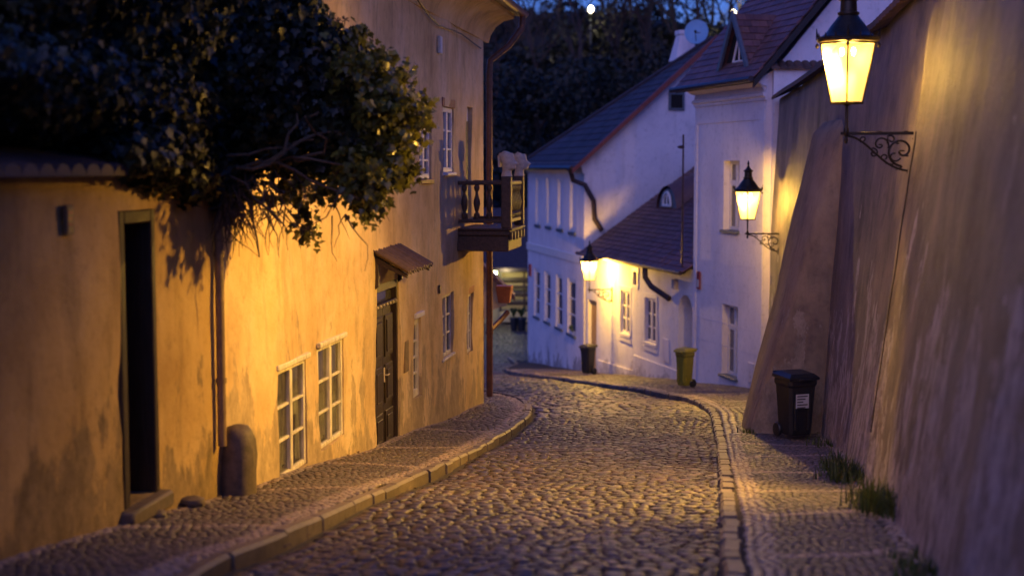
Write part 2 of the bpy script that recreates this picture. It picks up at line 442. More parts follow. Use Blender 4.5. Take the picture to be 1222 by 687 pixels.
# ------------------------------------------------------------------ world + sun + camera
w = bpy.data.worlds.new('World'); sc.world = w; w.use_nodes = True
nt = w.node_tree; nt.nodes.clear()
sky = nt.nodes.new('ShaderNodeTexSky'); sky.sky_type = 'NISHITA'; sky.sun_disc = False
SUN_EL, SUN_ROT = math.radians(1.5), math.radians(200)
sky.sun_elevation = SUN_EL; sky.sun_rotation = SUN_ROT; sky.ozone_density = 6; sky.air_density = 1.0; sky.dust_density = .3
bg = nt.nodes.new('ShaderNodeBackground'); bg.inputs[1].default_value = .15
tint = nt.nodes.new('ShaderNodeMix'); tint.data_type = 'RGBA'; tint.blend_type = 'MULTIPLY'; tint.inputs[0].default_value = 1
tint.inputs[7].default_value = (2.1, 1.12, 1.78, 1)
wo = nt.nodes.new('ShaderNodeOutputWorld')
nt.links.new(sky.outputs[0], tint.inputs[6]); nt.links.new(tint.outputs[2], bg.inputs[0]); nt.links.new(bg.outputs[0], wo.inputs[0])
sl = bpy.data.lights.new('sun', 'SUN'); sl.energy = .20; sl.angle = math.radians(60); sl.color = (.80, .66, 1.0)
so = bpy.data.objects.new('sun', sl); col.objects.link(so)
sd = Vector((math.sin(SUN_ROT)*.8, math.cos(SUN_ROT)*.8, .6)); so.rotation_euler = (-sd).to_track_quat('-Z', 'Y').to_euler()

cd = bpy.data.cameras.new('camera'); cam = bpy.data.objects.new('camera', cd); col.objects.link(cam)
cd.sensor_width = 36; cd.lens = 36*F/1222; cd.clip_end = 4000; cd.clip_start = .1
cam.rotation_euler = (PI/2-PITCH, 0, 0); sc.camera = cam
cd.dof.use_dof = True; cd.dof.focus_distance = 17; cd.dof.aperture_fstop = 1.1
sc.view_settings.view_transform = 'Standard'; sc.view_settings.look = 'None'; sc.view_settings.gamma = 1
sc.view_settings.exposure = 1.65
sc.cycles.use_denoising = True; sc.cycles.sample_clamp_indirect = 3; sc.cycles.max_bounces = 6

# ------------------------------------------------------------------ street plan
kl = [(-1.9, 3.0)]+[gpt(*p) for p in ((240, 680), (330, 640), (400, 610), (480, 575), (560, 540), (620, 505), (635, 489), (629, 477), (612, 471))]
kl += [(-.9, 28.9), (-2.6, 30.6), (-6, 33)]
kr = [(.55, 2.0), (.85, 4.5)]+[gpt(*p) for p in ((864, 687), (860, 600), (854, 520), (846, 490), (826, 476), (785, 467), (700, 455), (640, 447), (602, 440))]
kr += [(.1, 46.5), (-.2, 50)]
def smooth_poly(P, step=.1):
    """Catmull-Rom through P, resampled"""
    P = [Vector((p[0], p[1])) for p in P]; P = [P[0]*2-P[1]]+P+[P[-1]*2-P[-2]]
    out = []
    for i in range(1, len(P)-2):
        n = max(2, int((P[i+1]-P[i]).length/step))
        for k in range(n):
            t = k/n
            out.append(.5*((2*P[i])+(P[i+1]-P[i-1])*t+(2*P[i-1]-5*P[i]+4*P[i+1]-P[i+2])*t*t+(-P[i-1]+3*P[i]-3*P[i+1]+P[i+2])*t**3))
    out.append(P[-2]); return out
KL = smooth_poly(kl); KR = smooth_poly(kr)
klx = lambda D: float(np.interp(D, [p.y for p in KL[:-1]], [p.x for p in KL[:-1]]))
_kr = sorted([(p.y, p.x) for p in KR]); krx = lambda D: float(np.interp(D, [a for a, b in _kr], [b for a, b in _kr]))
LW = lambda D: -3.98+.146*D
RWP = [(-6, -.1), (0, .95), (5, 1.80), (7.5, 2.25), (11.6, 2.98), (18.1, 3.98), (24, 4.68), (28.2, 5.08)]
RWP = [(a, b) for a, b in RWP]
_rw = smooth_poly([(b, a) for a, b in RWP]); RW = lambda D: float(np.interp(D, [p.y for p in _rw], [p.x for p in _rw]))

def surf_vec(X, Y, off):
    return np.interp(Y, GX, GZ)+off+.012*np.sin(X*2.1+Y*.9)+.010*np.sin(Y*1.7-X*1.3)
def stones(name, cx, cy, hx, hy, rot, off, h, mat, colr, tiltamt=.03, shd=-.010, dome=.006, n=8, sq=3.2, top=.74, bottom=-.05):
    Nn = len(cx); k = np.arange(n)*2*PI/n+PI/n
    ca, sa = np.cos(k), np.sin(k)
    rr = (np.abs(ca)**sq+np.abs(sa)**sq)**(-1/sq)
    ux, uy = ca*rr, sa*rr                                # unit rounded square ring
    ux = ux[None, :]*(1+NR.uniform(-.06, .06, (Nn, n))); uy = uy[None, :]*(1+NR.uniform(-.06, .06, (Nn, n)))
    tx, ty = NR.normal(0, tiltamt, Nn), NR.normal(0, tiltamt, Nn); dz = NR.normal(0, h*.35, Nn)
    rings = []
    for s_, z_ in ((1.0, bottom), (1.0, shd), (top, 0.0)):
        lx, ly = ux*hx[:, None]*s_, uy*hy[:, None]*s_
        X = cx[:, None]+lx*np.cos(rot)[:, None]-ly*np.sin(rot)[:, None]
        Y = cy[:, None]+lx*np.sin(rot)[:, None]+ly*np.cos(rot)[:, None]
        Z = surf_vec(X, Y, off)+z_+dz[:, None]+lx*tx[:, None]+ly*ty[:, None]
        rings.append(np.stack([X, Y, Z], -1))
    C = np.stack([cx, cy, surf_vec(cx, cy, off)+dome+dz], -1)[:, None, :]
    V = np.concatenate(rings+[C], 1)                      # (N, 3n+1, 3)
    base = (np.arange(Nn)*(3*n+1))[:, None, None]
    i = np.arange(n); j = (i+1) % n
    q = np.concatenate([np.stack([i, j, j+n, i+n], -1), np.stack([i+n, j+n, j+2*n, i+2*n], -1)])[None]+base
    t = np.stack([i+2*n, j+2*n, np.full(n, 3*n)], -1)[None]+base
    cc = np.repeat(colr, 3*n+1, axis=0)
    return npmesh(name, V.reshape(-1, 3), [q.reshape(-1, 4), t.reshape(-1, 3)], mat, None, True, cc)

# road of granite setts, laid in slightly bowed courses
cx, cy, hx, hy, rt = [], [], [], [], []
D = 3.0
while D < 64:
    sz = .088 if D < 22 else .15
    rowd = sz*R.uniform(.85, 1.12)
    xl = klx(D) if D < 29 else -7.5
    xr = krx(D) if D < 49 else 4.0
    x = xl+.02+R.uniform(0, .06)
    while x < xr-.03:
        wd = sz*R.uniform(.95, 1.75)
        if x+wd > xr+.02: wd = max(.06, xr-x)
        xm = x+wd/2
        mid = (xl+xr)/2 if D < 26 else 1.0
        bow = .30*((xm-mid)/1.9)**2+.05*math.sin(xm*2.3+D*.7)+.03*math.sin(D*2.1+xm)
        ya = D-bow+R.uniform(-.012, .012)
        cx.append(xm); cy.append(ya); hx.append(wd/2*.93); hy.append(rowd/2*.93)
        rt.append(-.30*2*(xm-mid)/1.9**2*.5+R.uniform(-.07, .07))
        x += wd
    D += rowd
cx, cy, hx, hy, rt = map(np.array, (cx, cy, hx, hy, rt))
b = np.clip(NR.lognormal(-.15, .45, len(cx)), .35, 1.9); hue = NR.normal(0, .07, len(cx))
patch = np.array([nz(a*.8, c*.5, 4.0) for a, c in zip(cx, cy)])
b = b*(1+patch*.5)
colr = np.stack([b*(1+hue), b, b*(1-hue)], -1)
tag(stones('cobbled_road', cx, cy, hx, hy, rt, -.08, .008, M['cobble'], colr, .03, -.009, .003, sq=5.0, top=.85), kind='structure')

# sidewalks of mosaic setts
def sidewalk(name, inner, outer, D0, D1, strip_w, cross, sz=.062):
    cx, cy, hx, hy, rt, cc = [], [], [], [], [], []
    D = D0; row = 0
    while D < D1:
        s = sz if D < 18 else sz*1.6
        a, bb = inner(D), outer(D)
        lo, hi = min(a, bb), max(a, bb)
        x = lo+R.uniform(0, .03)
        while x < hi:
            wd = s*R.uniform(.85, 1.25); xm = x+wd/2
            if xm > hi: break
            e_out = abs(xm-bb); e_in = abs(xm-a)
            ph = (D+.12*math.sin(xm)) % cross
            pale = e_out < strip_w or (e_in < .13) or ph < .13
            k = R.uniform(1.1, 1.6) if pale else R.uniform(.28, .72)
            hu = R.gauss(0, .03)
            cx.append(xm); cy.append(D+.10*math.sin(xm*3+row*.0)+R.uniform(-.01, .01)); hx.append(wd/2*.92); hy.append(s/2*.92)
            rt.append(R.uniform(-.1, .1)); cc.append((k*(1+hu), k, k*(1-hu)))
            x += wd
        D += s; row += 1
    A = [np.array(q) for q in (cx, cy, hx, hy, rt)]
    return tag(stones(name, *A, -.004, .004, M['sett'], np.array(cc), .015, -.004, .0, n=8, sq=4.0, top=.88, bottom=-.03), kind='structure')
sidewalk('left_sidewalk', lambda D: LW(D)-.06 if D < 24 else -4.2, lambda D: klx(D)-.12, 4.5, 29.0, .17, 2.3)
sidewalk('right_sidewalk', lambda D: (RW(D)+.05) if D < 28.3 else 5.05-.26*(D-28.6)+.1, lambda D: krx(D)+.12, 4.0, 41.5, .19, 1.65)

# kerbs: long granite blocks following the edge
def kerb(name, pts, side, width, drop=.16, blen=.75, lift=.012):
    cum = [0]
    for i in range(1, len(pts)): cum.append(cum[-1]+(pts[i]-pts[i-1]).length)
    X = [p.x for p in pts]; Y = [p.y for p in pts]
    m = MB(); s = 0
    while s < cum[-1]-.3:
        L = blen*R.uniform(.6, 1.35); e = min(s+L, cum[-1])
        k = 3; ring = []; jig = R.uniform(-.012, .012); jz = R.uniform(-.008, .008)
        for q in range(k+1):
            t = s+.008+(e-s-.016)*q/k
            p = Vector((np.interp(t, cum, X), np.interp(t, cum, Y))); p2 = Vector((np.interp(t+.05, cum, X), np.interp(t+.05, cum, Y)))
            if (p2-p).length < 1e-6: p2 = p+Vector((0, .01))
            d = (p2-p).normalized(); nrm = Vector((d.y, -d.x))*side   # towards the pavement
            zt = g(p.y)+lift+jz; bv = .022
            A = p+nrm*(-.0+jig); B = p+nrm*(width+jig)
            ring.append([(A.x, A.y, zt-drop), (A.x, A.y, zt-bv), (A.x+nrm.x*bv, A.y+nrm.y*bv, zt), (B.x-nrm.x*.008, B.y-nrm.y*.008, zt), (B.x, B.y, zt-.01), (B.x, B.y, zt-drop)])
        vs = [v for r_ in ring for v in r_]; fs = []
        for q in range(k):
            for c in range(6): fs.append((q*6+c, q*6+(c+1) % 6, (q+1)*6+(c+1) % 6, (q+1)*6+c))
        fs += [tuple(range(5, -1, -1)), tuple(range(k*6, k*6+6))]
        sh = R.uniform(.62, 1.1); m.cur = (sh*1.03, sh, sh*.96)
        m.add(vs, fs); s = e
    return tag(m.build(name, M['curb'], smooth=True), kind='structure')
kerb('left_kerb', KL, -1, .10, drop=.13, blen=.5, lift=.004)
kerb('right_kerb', KR, 1, .115, drop=.14, blen=.24, lift=.004)

# bedding sheets and the wide ground
def sheet(name, mat, xs, ys, zf, kind='structure'):
    xs = np.array(xs, float); ys = np.array(ys, float)
    X, Y = np.meshgrid(xs, ys); Z = zf(X, Y); V = np.stack([X, Y, Z], -1).reshape(-1, 3)
    nx = len(xs); i = np.arange(len(ys)-1)[:, None]*nx+np.arange(nx-1)[None]
    q = np.stack([i, i+1, i+nx+1, i+nx], -1).reshape(-1, 4)
    o = npmesh(name, V, [q], mat); tag(o, kind=kind); return o
sheet('road_bedding', M['joint'], np.arange(-9, 7.1, .5), np.arange(-8, 66, .5), lambda X, Y: surf_vec(X, Y, -.099))
def strip(name, a, b_, D0, D1, dz):
    V = []; Fq = []; ds = np.arange(D0, D1, .25)
    for i, D in enumerate(ds):
        xa, xb = a(D), b_(D)
        for k in range(5):
            V.append((xa+(xb-xa)*k/4, D, float(surf_vec(np.array(xa+(xb-xa)*k/4), np.array(D), 0))+dz))
    n = len(ds)
    for i in range(n-1):
        for k in range(4): Fq.append((i*5+k, i*5+k+1, i*5+k+6, i*5+k+5))
    o = npmesh(name, np.array(V), [np.array(Fq)], M['joint']); tag(o, kind='structure')
strip('left_sidewalk_bed', lambda D: LW(D)-.1 if D < 24 else -4.2, lambda D: klx(D)-.115, -4, 29.2, -.012)
strip('right_sidewalk_bed', lambda D: krx(D)+.11, lambda D: (RW(D)+.1) if D < 28.3 else 6.0, -4, 48, -.012)
HY = [-400, -60, -10, 0, 10, 20, 30, 40, 50, 60, 70, 76, 80, 85, 90, 95, 100, 105, 110, 115, 120, 126, 132, 140, 160, 200, 400, 3000]
HX = [-1500, -300, -120]+list(range(-60, 81, 5))+[120, 300, 1500]
def hz(X, Y):
    base = np.interp(Y, GX, GZ)-.4
    h = np.interp(Y, [74, 84, 95, 130, 200, 3000], [0, 3.2, 8.2, 20.2, 21, 10])
    und = .9*np.sin(X*.11+1)+.6*np.sin(X*.23+Y*.1)
    rise = np.clip((X-10)/40, -1, 1)*2.0
    return base+h+np.where(Y > 80, und+rise, 0)
sheet('hillside', M['dirt'], HX, HY, hz)
def hzz(x, y): return float(hz(np.array(float(x)), np.array(float(y))))

# ------------------------------------------------------------------ lanterns
def spiral(c, r0, r1, a0, a1, n=22):
    return [(c[0]+(r0+(r1-r0)*k/n)*math.cos(a0+(a1-a0)*k/n), 0, c[1]+(r0+(r1-r0)*k/n)*math.sin(a0+(a1-a0)*k/n)) for k in range(n+1)]
def lantern(loc, outdir, label, reach=.64, sc_=1.0, power=40, spot=None, glassrot=0.0):
    """wall lantern; origin on the wall at bracket height, local +x points away from the wall"""
    rz = math.atan2(outdir[1], outdir[0])
    t = empty('wall_lantern', loc, rz, label, 'street lantern', 'gas lanterns on scrolled wall brackets')
    t.scale = (sc_, sc_, sc_)
    b = MB(); L = reach
    b.bbox(-.02, L+.05, -.016, .016, -.014, .014, .004)
    b.bbox(-.03, .012, -.03, .03, -.36, .05, .006)
    b.lathe([(.012, -.09), (.02, -.06), (.012, -.03), (.026, 0), (.026, .03), (.014, .06), (.014, .24), (.03, .25), (.03, .265)], 10, (L, 0, 0))
    for xx in (.12, L*.55): b.lathe([(.022, -.004), (.022, .004)], 8, (xx, 0, .016))
    b.build('bracket', M['iron'], t, smooth=True)
    s = MB()
    # main S sweep from the wall foot up to the bar's end, spirals and leaf hooks inside it
    sweep = [(.012, 0, -.30), (.07, 0, -.33), (.16, 0, -.32), (.27, 0, -.27), (.38, 0, -.18), (.48, 0, -.09), (.56, 0, -.04), (L-.01, 0, -.02)]
    def cat(P, n=5):
        P = [Vector(p) for p in P]; P = [P[0]*2-P[1]]+P+[P[-1]*2-P[-2]]; o_ = []
        for i in range(1, len(P)-2):
            for k in range(n):
                q = k/n; o_.append(.5*((2*P[i])+(P[i+1]-P[i-1])*q+(2*P[i-1]-5*P[i]+4*P[i+1]-P[i+2])*q*q+(-P[i-1]+3*P[i]-3*P[i+1]+P[i+2])*q**3))
        return o_+[P[-2]]
    s.tube(cat(sweep), .011, 6)
    s.tube(spiral((.155, -.155), .135, .02, -PI*.5, PI*1.9, 40), .011, 6)
    s.tube(spiral((.34, -.10), .075, .015, PI*1.15, -PI*.9, 26), .009, 6)
    s.tube(spiral((.40, -.175), .045, .012, PI*.4, PI*2.3, 20), .008, 6)
    s.tube(spiral((.075, -.34), .05, .012, PI*.7, PI*2.6, 20), .009, 6)
    s.tube(spiral((.25, -.055), .04, .012, PI*.2, PI*1.9, 18), .008, 6)
    s.tube(spiral((.215, -.20), .055, .02, PI*1.1, PI*2.6, 18), .008, 6)
    s.tube(spiral((.30, -.215), .035, .01, -PI*.2, PI*1.5, 16), .008, 6)
    s.tube(spiral((.49, -.055), .032, .01, -PI*.3, PI*1.5, 16), .007, 6)
    for (x, z, r_) in ((.155, -.155, .028), (.34, -.10, .02), (.40, -.175, .014), (.19, -.09, .018), (.11, -.20, .018)):
        s.lathe([(.002, -.008), (r_*.8, -.006), (r_, 0), (r_*.8, .006), (.002, .008)], 8, (x, 0, z))
    for k in range(9):                                     # pointed leaves along the sweep
        a = PI*(.15+k*.19); p = (.155+.14*math.cos(a), 0, -.155+.14*math.sin(a)); q = (.155+.18*math.cos(a+.35), 0, -.155+.18*math.sin(a+.35))
        if q[2] < -.02: s.tube([p, ((p[0]+q[0])/2, .006, (p[2]+q[2])/2), q], [.009, .008, .001], 5)
    s.build('scrollwork', M['iron'], t, smooth=True)
    # lantern body: four sloping panes, corner towards the street's axis
    zb, ztp = .27, .80; rb, rt_ = .135, .238
    fr = MB(); A = [glassrot+PI/4*0+PI/2*k for k in range(4)]
    for a in A: fr.tube([(L+rb*math.cos(a), rb*math.sin(a), zb), (L+rt_*math.cos(a), rt_*math.sin(a), ztp)], .009, 6)
    for r_, z_, q in ((rb, zb, .012), (rt_, ztp, .011)):
        fr.tube([(L+r_*math.cos(a), r_*math.sin(a), z_) for a in A], q, 6, closed=True)
    fr.lathe([(rb*.72, zb-.012), (rb*.72, zb+.004)], 4, (L, 0, 0), glassrot)
    fr.build('lantern_frame', M['iron'], t)
    for k in range(4):
        a, b2 = A[k], A[(k+1) % 4]; i = .985
        vs = [(L+rb*i*math.cos(a), rb*i*math.sin(a), zb+.006), (L+rb*i*math.cos(b2), rb*i*math.sin(b2), zb+.006), (L+rt_*i*math.cos(b2), rt_*i*math.sin(b2), ztp-.005), (L+rt_*i*math.cos(a), rt_*i*math.sin(a), ztp-.005)]
        MB().add(vs, [(0, 1, 2, 3)]).build('glass_pane', M['glow'], t)
    h = MB()
    h.lathe([(.262, 0), (.275, .015), (.27, .035), (.235, .05), (.19, .09), (.15, .15), (.11, .20), (.085, .235), (.095, .245), (.095, .262), (.075, .268), (.07, .36), (.088, .37), (.09, .395), (.06, .41), (.03, .45), (.022, .46)], 4*4, (L, 0, ztp+.004), glassrot)
    hd = h.build('hood', M['iron'], t, smooth=True)
    fi = MB(); fi.lathe([(.018, .455), (.03, .47), (.012, .49), (.024, .515), (.022, .53), (.004, .585)], 10, (L, 0, ztp)); fi.build('finial', M['iron'], hd, smooth=True)
    cr = MB(); cr.tube([(L+.264*math.cos(2*PI*k/24), .264*math.sin(2*PI*k/24), ztp+.035) for k in range(24)], .014, 5, closed=True)
    for k in range(16):
        a = glassrot+2*PI*k/16; r_ = .267; big = k % 4 == 0
        cr.tube([(L+r_*math.cos(a), r_*math.sin(a), ztp+.03), (L+(r_+.008)*math.cos(a), (r_+.008)*math.sin(a), ztp+.03+(.10 if big else .05))], [.014 if big else .011, .003], 5)
        if big: cr.lathe([(.004, -.02), (.018, 0), (.012, .02), (.003, .03)], 6, (L+r_*math.cos(a), r_*math.sin(a), ztp-.03))
    cr.build('crown_trim', M['iron'], hd)
    mt = MB()
    for k in range(4):
        mt = MB(); a = glassrot+PI/4+PI/2*k; mt.lathe([(.006, -.05), (.016, -.035), (.018, -.01), (.012, .012)], 8, (L+.07*math.cos(a), .07*math.sin(a), ztp-.06)); mt.build('gas_mantle', M['mantle'], t, smooth=True)
    li = bpy.data.lights.new('lantern_light', 'POINT'); li.energy = power; li.color = (1.0, .57, .08); li.shadow_soft_size = .045
    lo = bpy.data.objects.new('lantern_light', li); col.objects.link(lo); lo.parent = t; lo.location = (L, 0, ztp-.12)
    for spot in (spot or []):  # extra spots added inside the lantern, aimed to brighten facade and pavement
        si = bpy.data.lights.new('added_spot', 'SPOT'); si.energy = spot[0]; si.color = (1.0, .565, .085); si.shadow_soft_size = .05
        si.spot_size = math.radians(spot[4]); si.spot_blend = 1.0
        s2 = bpy.data.objects.new('added_spot', si); col.objects.link(s2); s2.parent = t; s2.location = (L, 0, ztp-.10)
        wp = Matrix.Translation(loc) @ Matrix.Rotation(rz, 4, 'Z') @ Vector((L, 0, ztp-.10))
        d = Vector(spot[1:4])-wp
        s2.rotation_euler = (Matrix.Rotation(-rz, 3, 'Z') @ d.to_track_quat('-Z', 'Y').to_matrix()).to_euler()
    return t

P1 = at(1098, 159, 12.7)
lantern(P1, (-1, .16), 'large lit lantern in the right foreground on the weathered high wall, nearest to the viewer', .64, 1.0, 30, [(1080, -2.3, 13.4, -2.75, 106), (430, 2.3, 11.3, -2.6, 46)], -.07)
P2 = at(934, 279, 27.0)
lantern(P2, (-1, .12), 'lit lantern on the high wall behind the leaning buttress, beside the tall pale house', .66, 1.0, 80, [(450, -.6, 22.0, -4.2, 105), (160, 3.6, 25.5, -4.2, 60)], -.07)

# ------------------------------------------------------------------ right high wall + buttress
def rw_lean(D): return float(np.interp(D, [0, 12, 14.3, 16, 18, 28], [.14, .14, .125, .095, .055, .03]))
def rw_top(D): return float(np.interp(D, [-6, 10, 14.3, 16, 20.5, 26.2, 28.2], [2.9, 2.0, 1.68, 1.55, 1.45, 1.40, 1.35]))
t = empty('street_wall', (RW(12), 12, g(12)), 0, 'high leaning grey beige plaster wall with a tiled top along the right sidewalk', 'wall')
def rwall_pt(D, v, back=0):
    zb = g(D)-.25; z = zb+(rw_top(D)-zb)*v
    n = .045*nz(D*.55, z*.35, 9)+.028*nz(D*1.3, z*.6, 2)+.012*nz(D*4, z*2.5, 5)
    # a soft vertical fold in the wall; ridge shaped to narrow the lantern streak
    dd = D-(11.9+.12*(z-g(11.9))); n += -.045*math.exp(-((dd-.0)/.11)**2)+.03*math.exp(-((dd-.7)/.4)**2)-.0*math.exp(-((dd-.15)/.13)**2)*min(1, max(0, (z+1.6)/1.2))-.02*math.exp(-(dd/.4)**2)
    hz_ = z-g(D)
    return (RW(D)+rw_lean(D)*hz_+n+back-t.location.x, D-t.location.y, z-t.location.z)
ds = sorted(list(np.arange(-6, 11, .16))+list(np.arange(11, 13.2, .045))+list(np.arange(13.2, 28.25, .16))); vs_ = list(np.linspace(0, 1, 34))
V = [rwall_pt(D, v) for D in ds for v in vs_]; nb = len(V); V += [rwall_pt(D, v, .55) for D in ds for v in (0, 1)]
Q = []
nv = len(vs_)
for i in range(len(ds)-1):
    for j in range(nv-1): Q.append((i*nv+j, i*nv+j+1, (i+1)*nv+j+1, (i+1)*nv+j))
    Q.append((i*nv+nv-1, nb+i*2+1, nb+i*2+3, (i+1)*nv+nv-1)); Q.append((nb+i*2, nb+i*2+1, nb+i*2+3, nb+i*2+2))
npmesh('plaster_face', np.array(V), [np.array(Q)], M['wallright'], t)
# coping tiles
c = MB()
for D in np.arange(9, 28.2, .19):
    sh = R.uniform(.7, 1.2); c.cur = (sh, sh, sh)
    zt = rw_top(D); x = RW(D)+rw_lean(D)*(zt-g(D))
    a = []
    for k in range(7):
        w_ = PI*k/6; a.append((D+.095*math.cos(w_), .07*math.sin(w_)))
    vs = []
    for (xx, zz) in ((x-.14, zt-.02), (x+.30, zt+.17)):
        vs += [(xx-t.location.x, yy-t.location.y, zz+hh-t.location.z) for yy, hh in a]
    c.add(vs, [(k, k+1, k+8, k+7) for k in range(6)]+[tuple(range(7))]+[(0, 7, 13, 6)])
c.build('coping_tiles', M['copingtile'], t)
# crack with a thin cable running down the fold
c = MB(); pts = []
for k in range(26):
    z = -2.2+k*.1; D = 11.7+.12*(z-g(11.9)); x = RW(D)+rw_lean(D)*(z-g(D))-.075+.01*nz(z*3, 1)
    pts.append((x-t.location.x, D-t.location.y, z-t.location.z))
c.tube(pts, .006, 5); c.build('cable', M['iron'], t)

# end stub wall with its own tiled coping beside the pale house
t2 = empty('stub_wall', (5.3, 28.45, g(28.4)), 0, 'short cross wall with clay tile coping between high wall and pale gable', 'wall')
MB().box(-.12, .95, -.02, .22, 0, 1.98-g(28.4)).build('plaster_face', M['lilac'], t2)
c = MB()
for k in range(8):
    x = -.18+k*.16; sh = R.uniform(.7, 1.2); c.cur = (sh, sh, sh)
    a = [(x+.08+.085*math.cos(PI*q/6), .06*math.sin(PI*q/6)) for q in range(7)]
    vs = [(xx, -.12, 1.93-g(28.4)+hh) for xx, hh in a]+[(xx, .2, 2.07-g(28.4)+hh) for xx, hh in a]
    c.add(vs, [(q, q+1, q+8, q+7) for q in range(6)]+[tuple(range(7))])
c.build('coping_tiles', M['copingtile'], t2)

# buttress: wedge leaning on the wall
bt = empty('buttress', (3.55, 18.3, g(18.3)), 0, 'tall leaning plaster buttress against the high wall behind the black bin', 'buttress')
z0 = g(18.3)-.3
def bprof(v):   # outer x by height share
    return None
nb_ = 26; V = []; 
Zt = .62
for i in range(nb_+1):
    v = i/nb_; z = z0+(Zt-z0)*v
    xn = float(np.interp(z, [-3.8, -3.37, -1.39, .37, .62], [3.02, 3.14, 3.73, 4.18, 4.30])); xf = float(np.interp(z, [-3.9, -3.55, -2.75, .45, .62], [3.06, 3.16, 3.36, 4.08, 4.24]))
    for (yy, xo) in ((18.15, xn), (18.22, xn-.045), (18.75, (xn+xf)/2-.03), (19.45, xf)):
        V.append((xo+.02*nz(z*2, yy*2)+.03*nz(z*.9, 3), yy+.02*nz(z*2, 7), z))
    xi = RW(18.8)+rw_lean(18.8)*(z-g(18.8))+.35
    V.append((xi, 19.45, z)); V.append((xi, 18.15, z))
Q = []
for i in range(nb_):
    for k in range(6): Q.append((i*6+k, i*6+(k+1) % 6, (i+1)*6+(k+1) % 6, (i+1)*6+k))
V = np.array(V)-np.array(bt.location)
# front face needs subdivisions for softness: plaster bump does the rest
npmesh('plaster_body', V, [np.array(Q), np.array([[nb_*6+k for k in range(6)]])], M['buttress'], bt, smooth=False)

# ------------------------------------------------------------------ left side: frame along one straight line
LF = Fr(LW(11.3), 11.3, .146, 1.0)
# ---- low garden wall (near)
gw = empty('garden_wall', LF.o, LF.a, 'low ochre plaster wall with dark open doorway in left foreground', 'wall')
xL = -17.0
dx0, dx1, dz0, dz1 = LF.rect(143, 186, 250, 603)
dz0 = LF.hit(165, 598)[1]
wt = LF.hit(60, 207)[1]
def zbL(x): return LF.gz(x)-.35
hole = (dx0, dx1, dz0, dz1, .30)
zmin = LF.gz(.0)-.4
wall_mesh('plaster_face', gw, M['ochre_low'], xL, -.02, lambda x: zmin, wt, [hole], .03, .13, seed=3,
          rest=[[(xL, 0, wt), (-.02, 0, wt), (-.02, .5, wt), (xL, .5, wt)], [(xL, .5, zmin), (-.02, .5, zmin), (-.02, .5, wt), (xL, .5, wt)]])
dd = MB(); dd.bbox(dx0+.002, dx0+.09, -.015, .28, dz0, dz1, .008); dd.bbox(dx1-.07, dx1-.002, -.015, .28, dz0, dz1, .008); dd.bbox(dx0+.09, dx1-.07, -.015, .28, dz1-.09, dz1-.002, .008)
fr_ = dd.build('door_frame', M['darkwood'], gw)
MB().box(dx0+.09, dx1-.07, .24, .28, dz0+.01, dz1-.09).build('black_passage_sheet', M['black'], gw)  # black panel closes the opening, painting the passage's darkness
m = MB(); m.bbox(dx0+.095, dx0+.14, .03, .235, dz0+.02, dz1-.1, .006)
for z_ in (.25, .75, 1.25): m.bbox(dx0+.141, dx0+.15, .06, .2, dz0+z_, dz0+z_+.35, .003)
m.build('door_leaf', M['darkwood'], gw)
MB().bbox(dx0-.06, dx1+.05, -.10, .235, dz0-.12, dz0-.002, .02).build('door_step', M['grst'], gw, smooth=True)
# tile coping
c = MB()
for x in np.arange(-8.5, LF.hit(170, 207)[0], .2):
    sh = R.uniform(.7, 1.2); c.cur = (sh, sh, sh)
    a = [(x+.1+.10*math.cos(PI*q/6), .075*math.sin(PI*q/6)) for q in range(7)]
    vs = [(xx, -.16, wt-.015+hh) for xx, hh in a]+[(xx, .45, wt+.12+hh) for xx, hh in a]
    c.add(vs, [(q, q+1, q+8, q+7) for q in range(6)]+[tuple(range(7)), tuple(range(13, 6, -1))])
    c.add([(x, -.16, wt-.02), (x+.2, -.16, wt-.02), (x+.2, .45, wt+.115), (x, .45, wt+.115)], [(0, 1, 2, 3)])
c.build('coping_tiles', M['copingtile'], gw)
px_, pz_ = LF.hit(79, 262)
pl = MB().bbox(px_-.045, px_+.045, -.03, .0, pz_-.09, pz_+.09, .004).build('number_plaque', M['pipe2'], gw)
m = MB()
for i in range(3): m.box(px_-.03, px_+.03-.01*i, -.032, -.0305, pz_+.035-.035*i, pz_+.05-.035*i)
m.build('plaque_marks', M['red'], pl)

# ---- tall ochre house
H = empty('ochre_house', LF.o, LF.a, 'tall ochre house on the left with balcony, wooden door and ivy covered corner', 'house')
XH = 12.83
zt = 2.12-LF.o.z
holes = []; W = {}
for nm, q, dep in (('w1', (331, 367, 434, 566), .18), ('w2', (381, 411, 408, 529), .18), ('door', (449.5, 477, 336, 541), .22), ('slit', (494, 502.5, 378, 474), .10),
                   ('w3', (527.5, 541, 350, 425), .20), ('w4', (557, 564.5, 350, 421), .12), ('u1', (528, 542, 128, 206), .12), ('u2', (499, 515, 152, 214), .12), ('bd', (556.5, 563, 128, 266), .14)):
    r_ = LF.rect(*q); W[nm] = r_; holes.append((*r_, dep))
r_ = W['door']; zg = LF.gz((r_[0]+r_[1])/2)
print('HOLES', {k: [round(a, 2) for a in v] for k, v in W.items()}, 'ground door', zg)
zb_ = LF.gz(XH)-.5
DEP = 7.0
wall_mesh('plaster_wall', H, M['ochre'], 0, XH, lambda x: zb_, zt, holes, .03, .13, seed=1,
          rest=[[(0, 0, zb_), (0, DEP, zb_), (0, DEP, zt+.5), (0, 0, zt+.0)], [(XH, 0, zb_), (XH, DEP, zb_), (XH, DEP, zt), (XH, 0, zt)], [(0, DEP, zb_), (XH, DEP, zb_), (XH, DEP, zt), (0, DEP, zt)]])
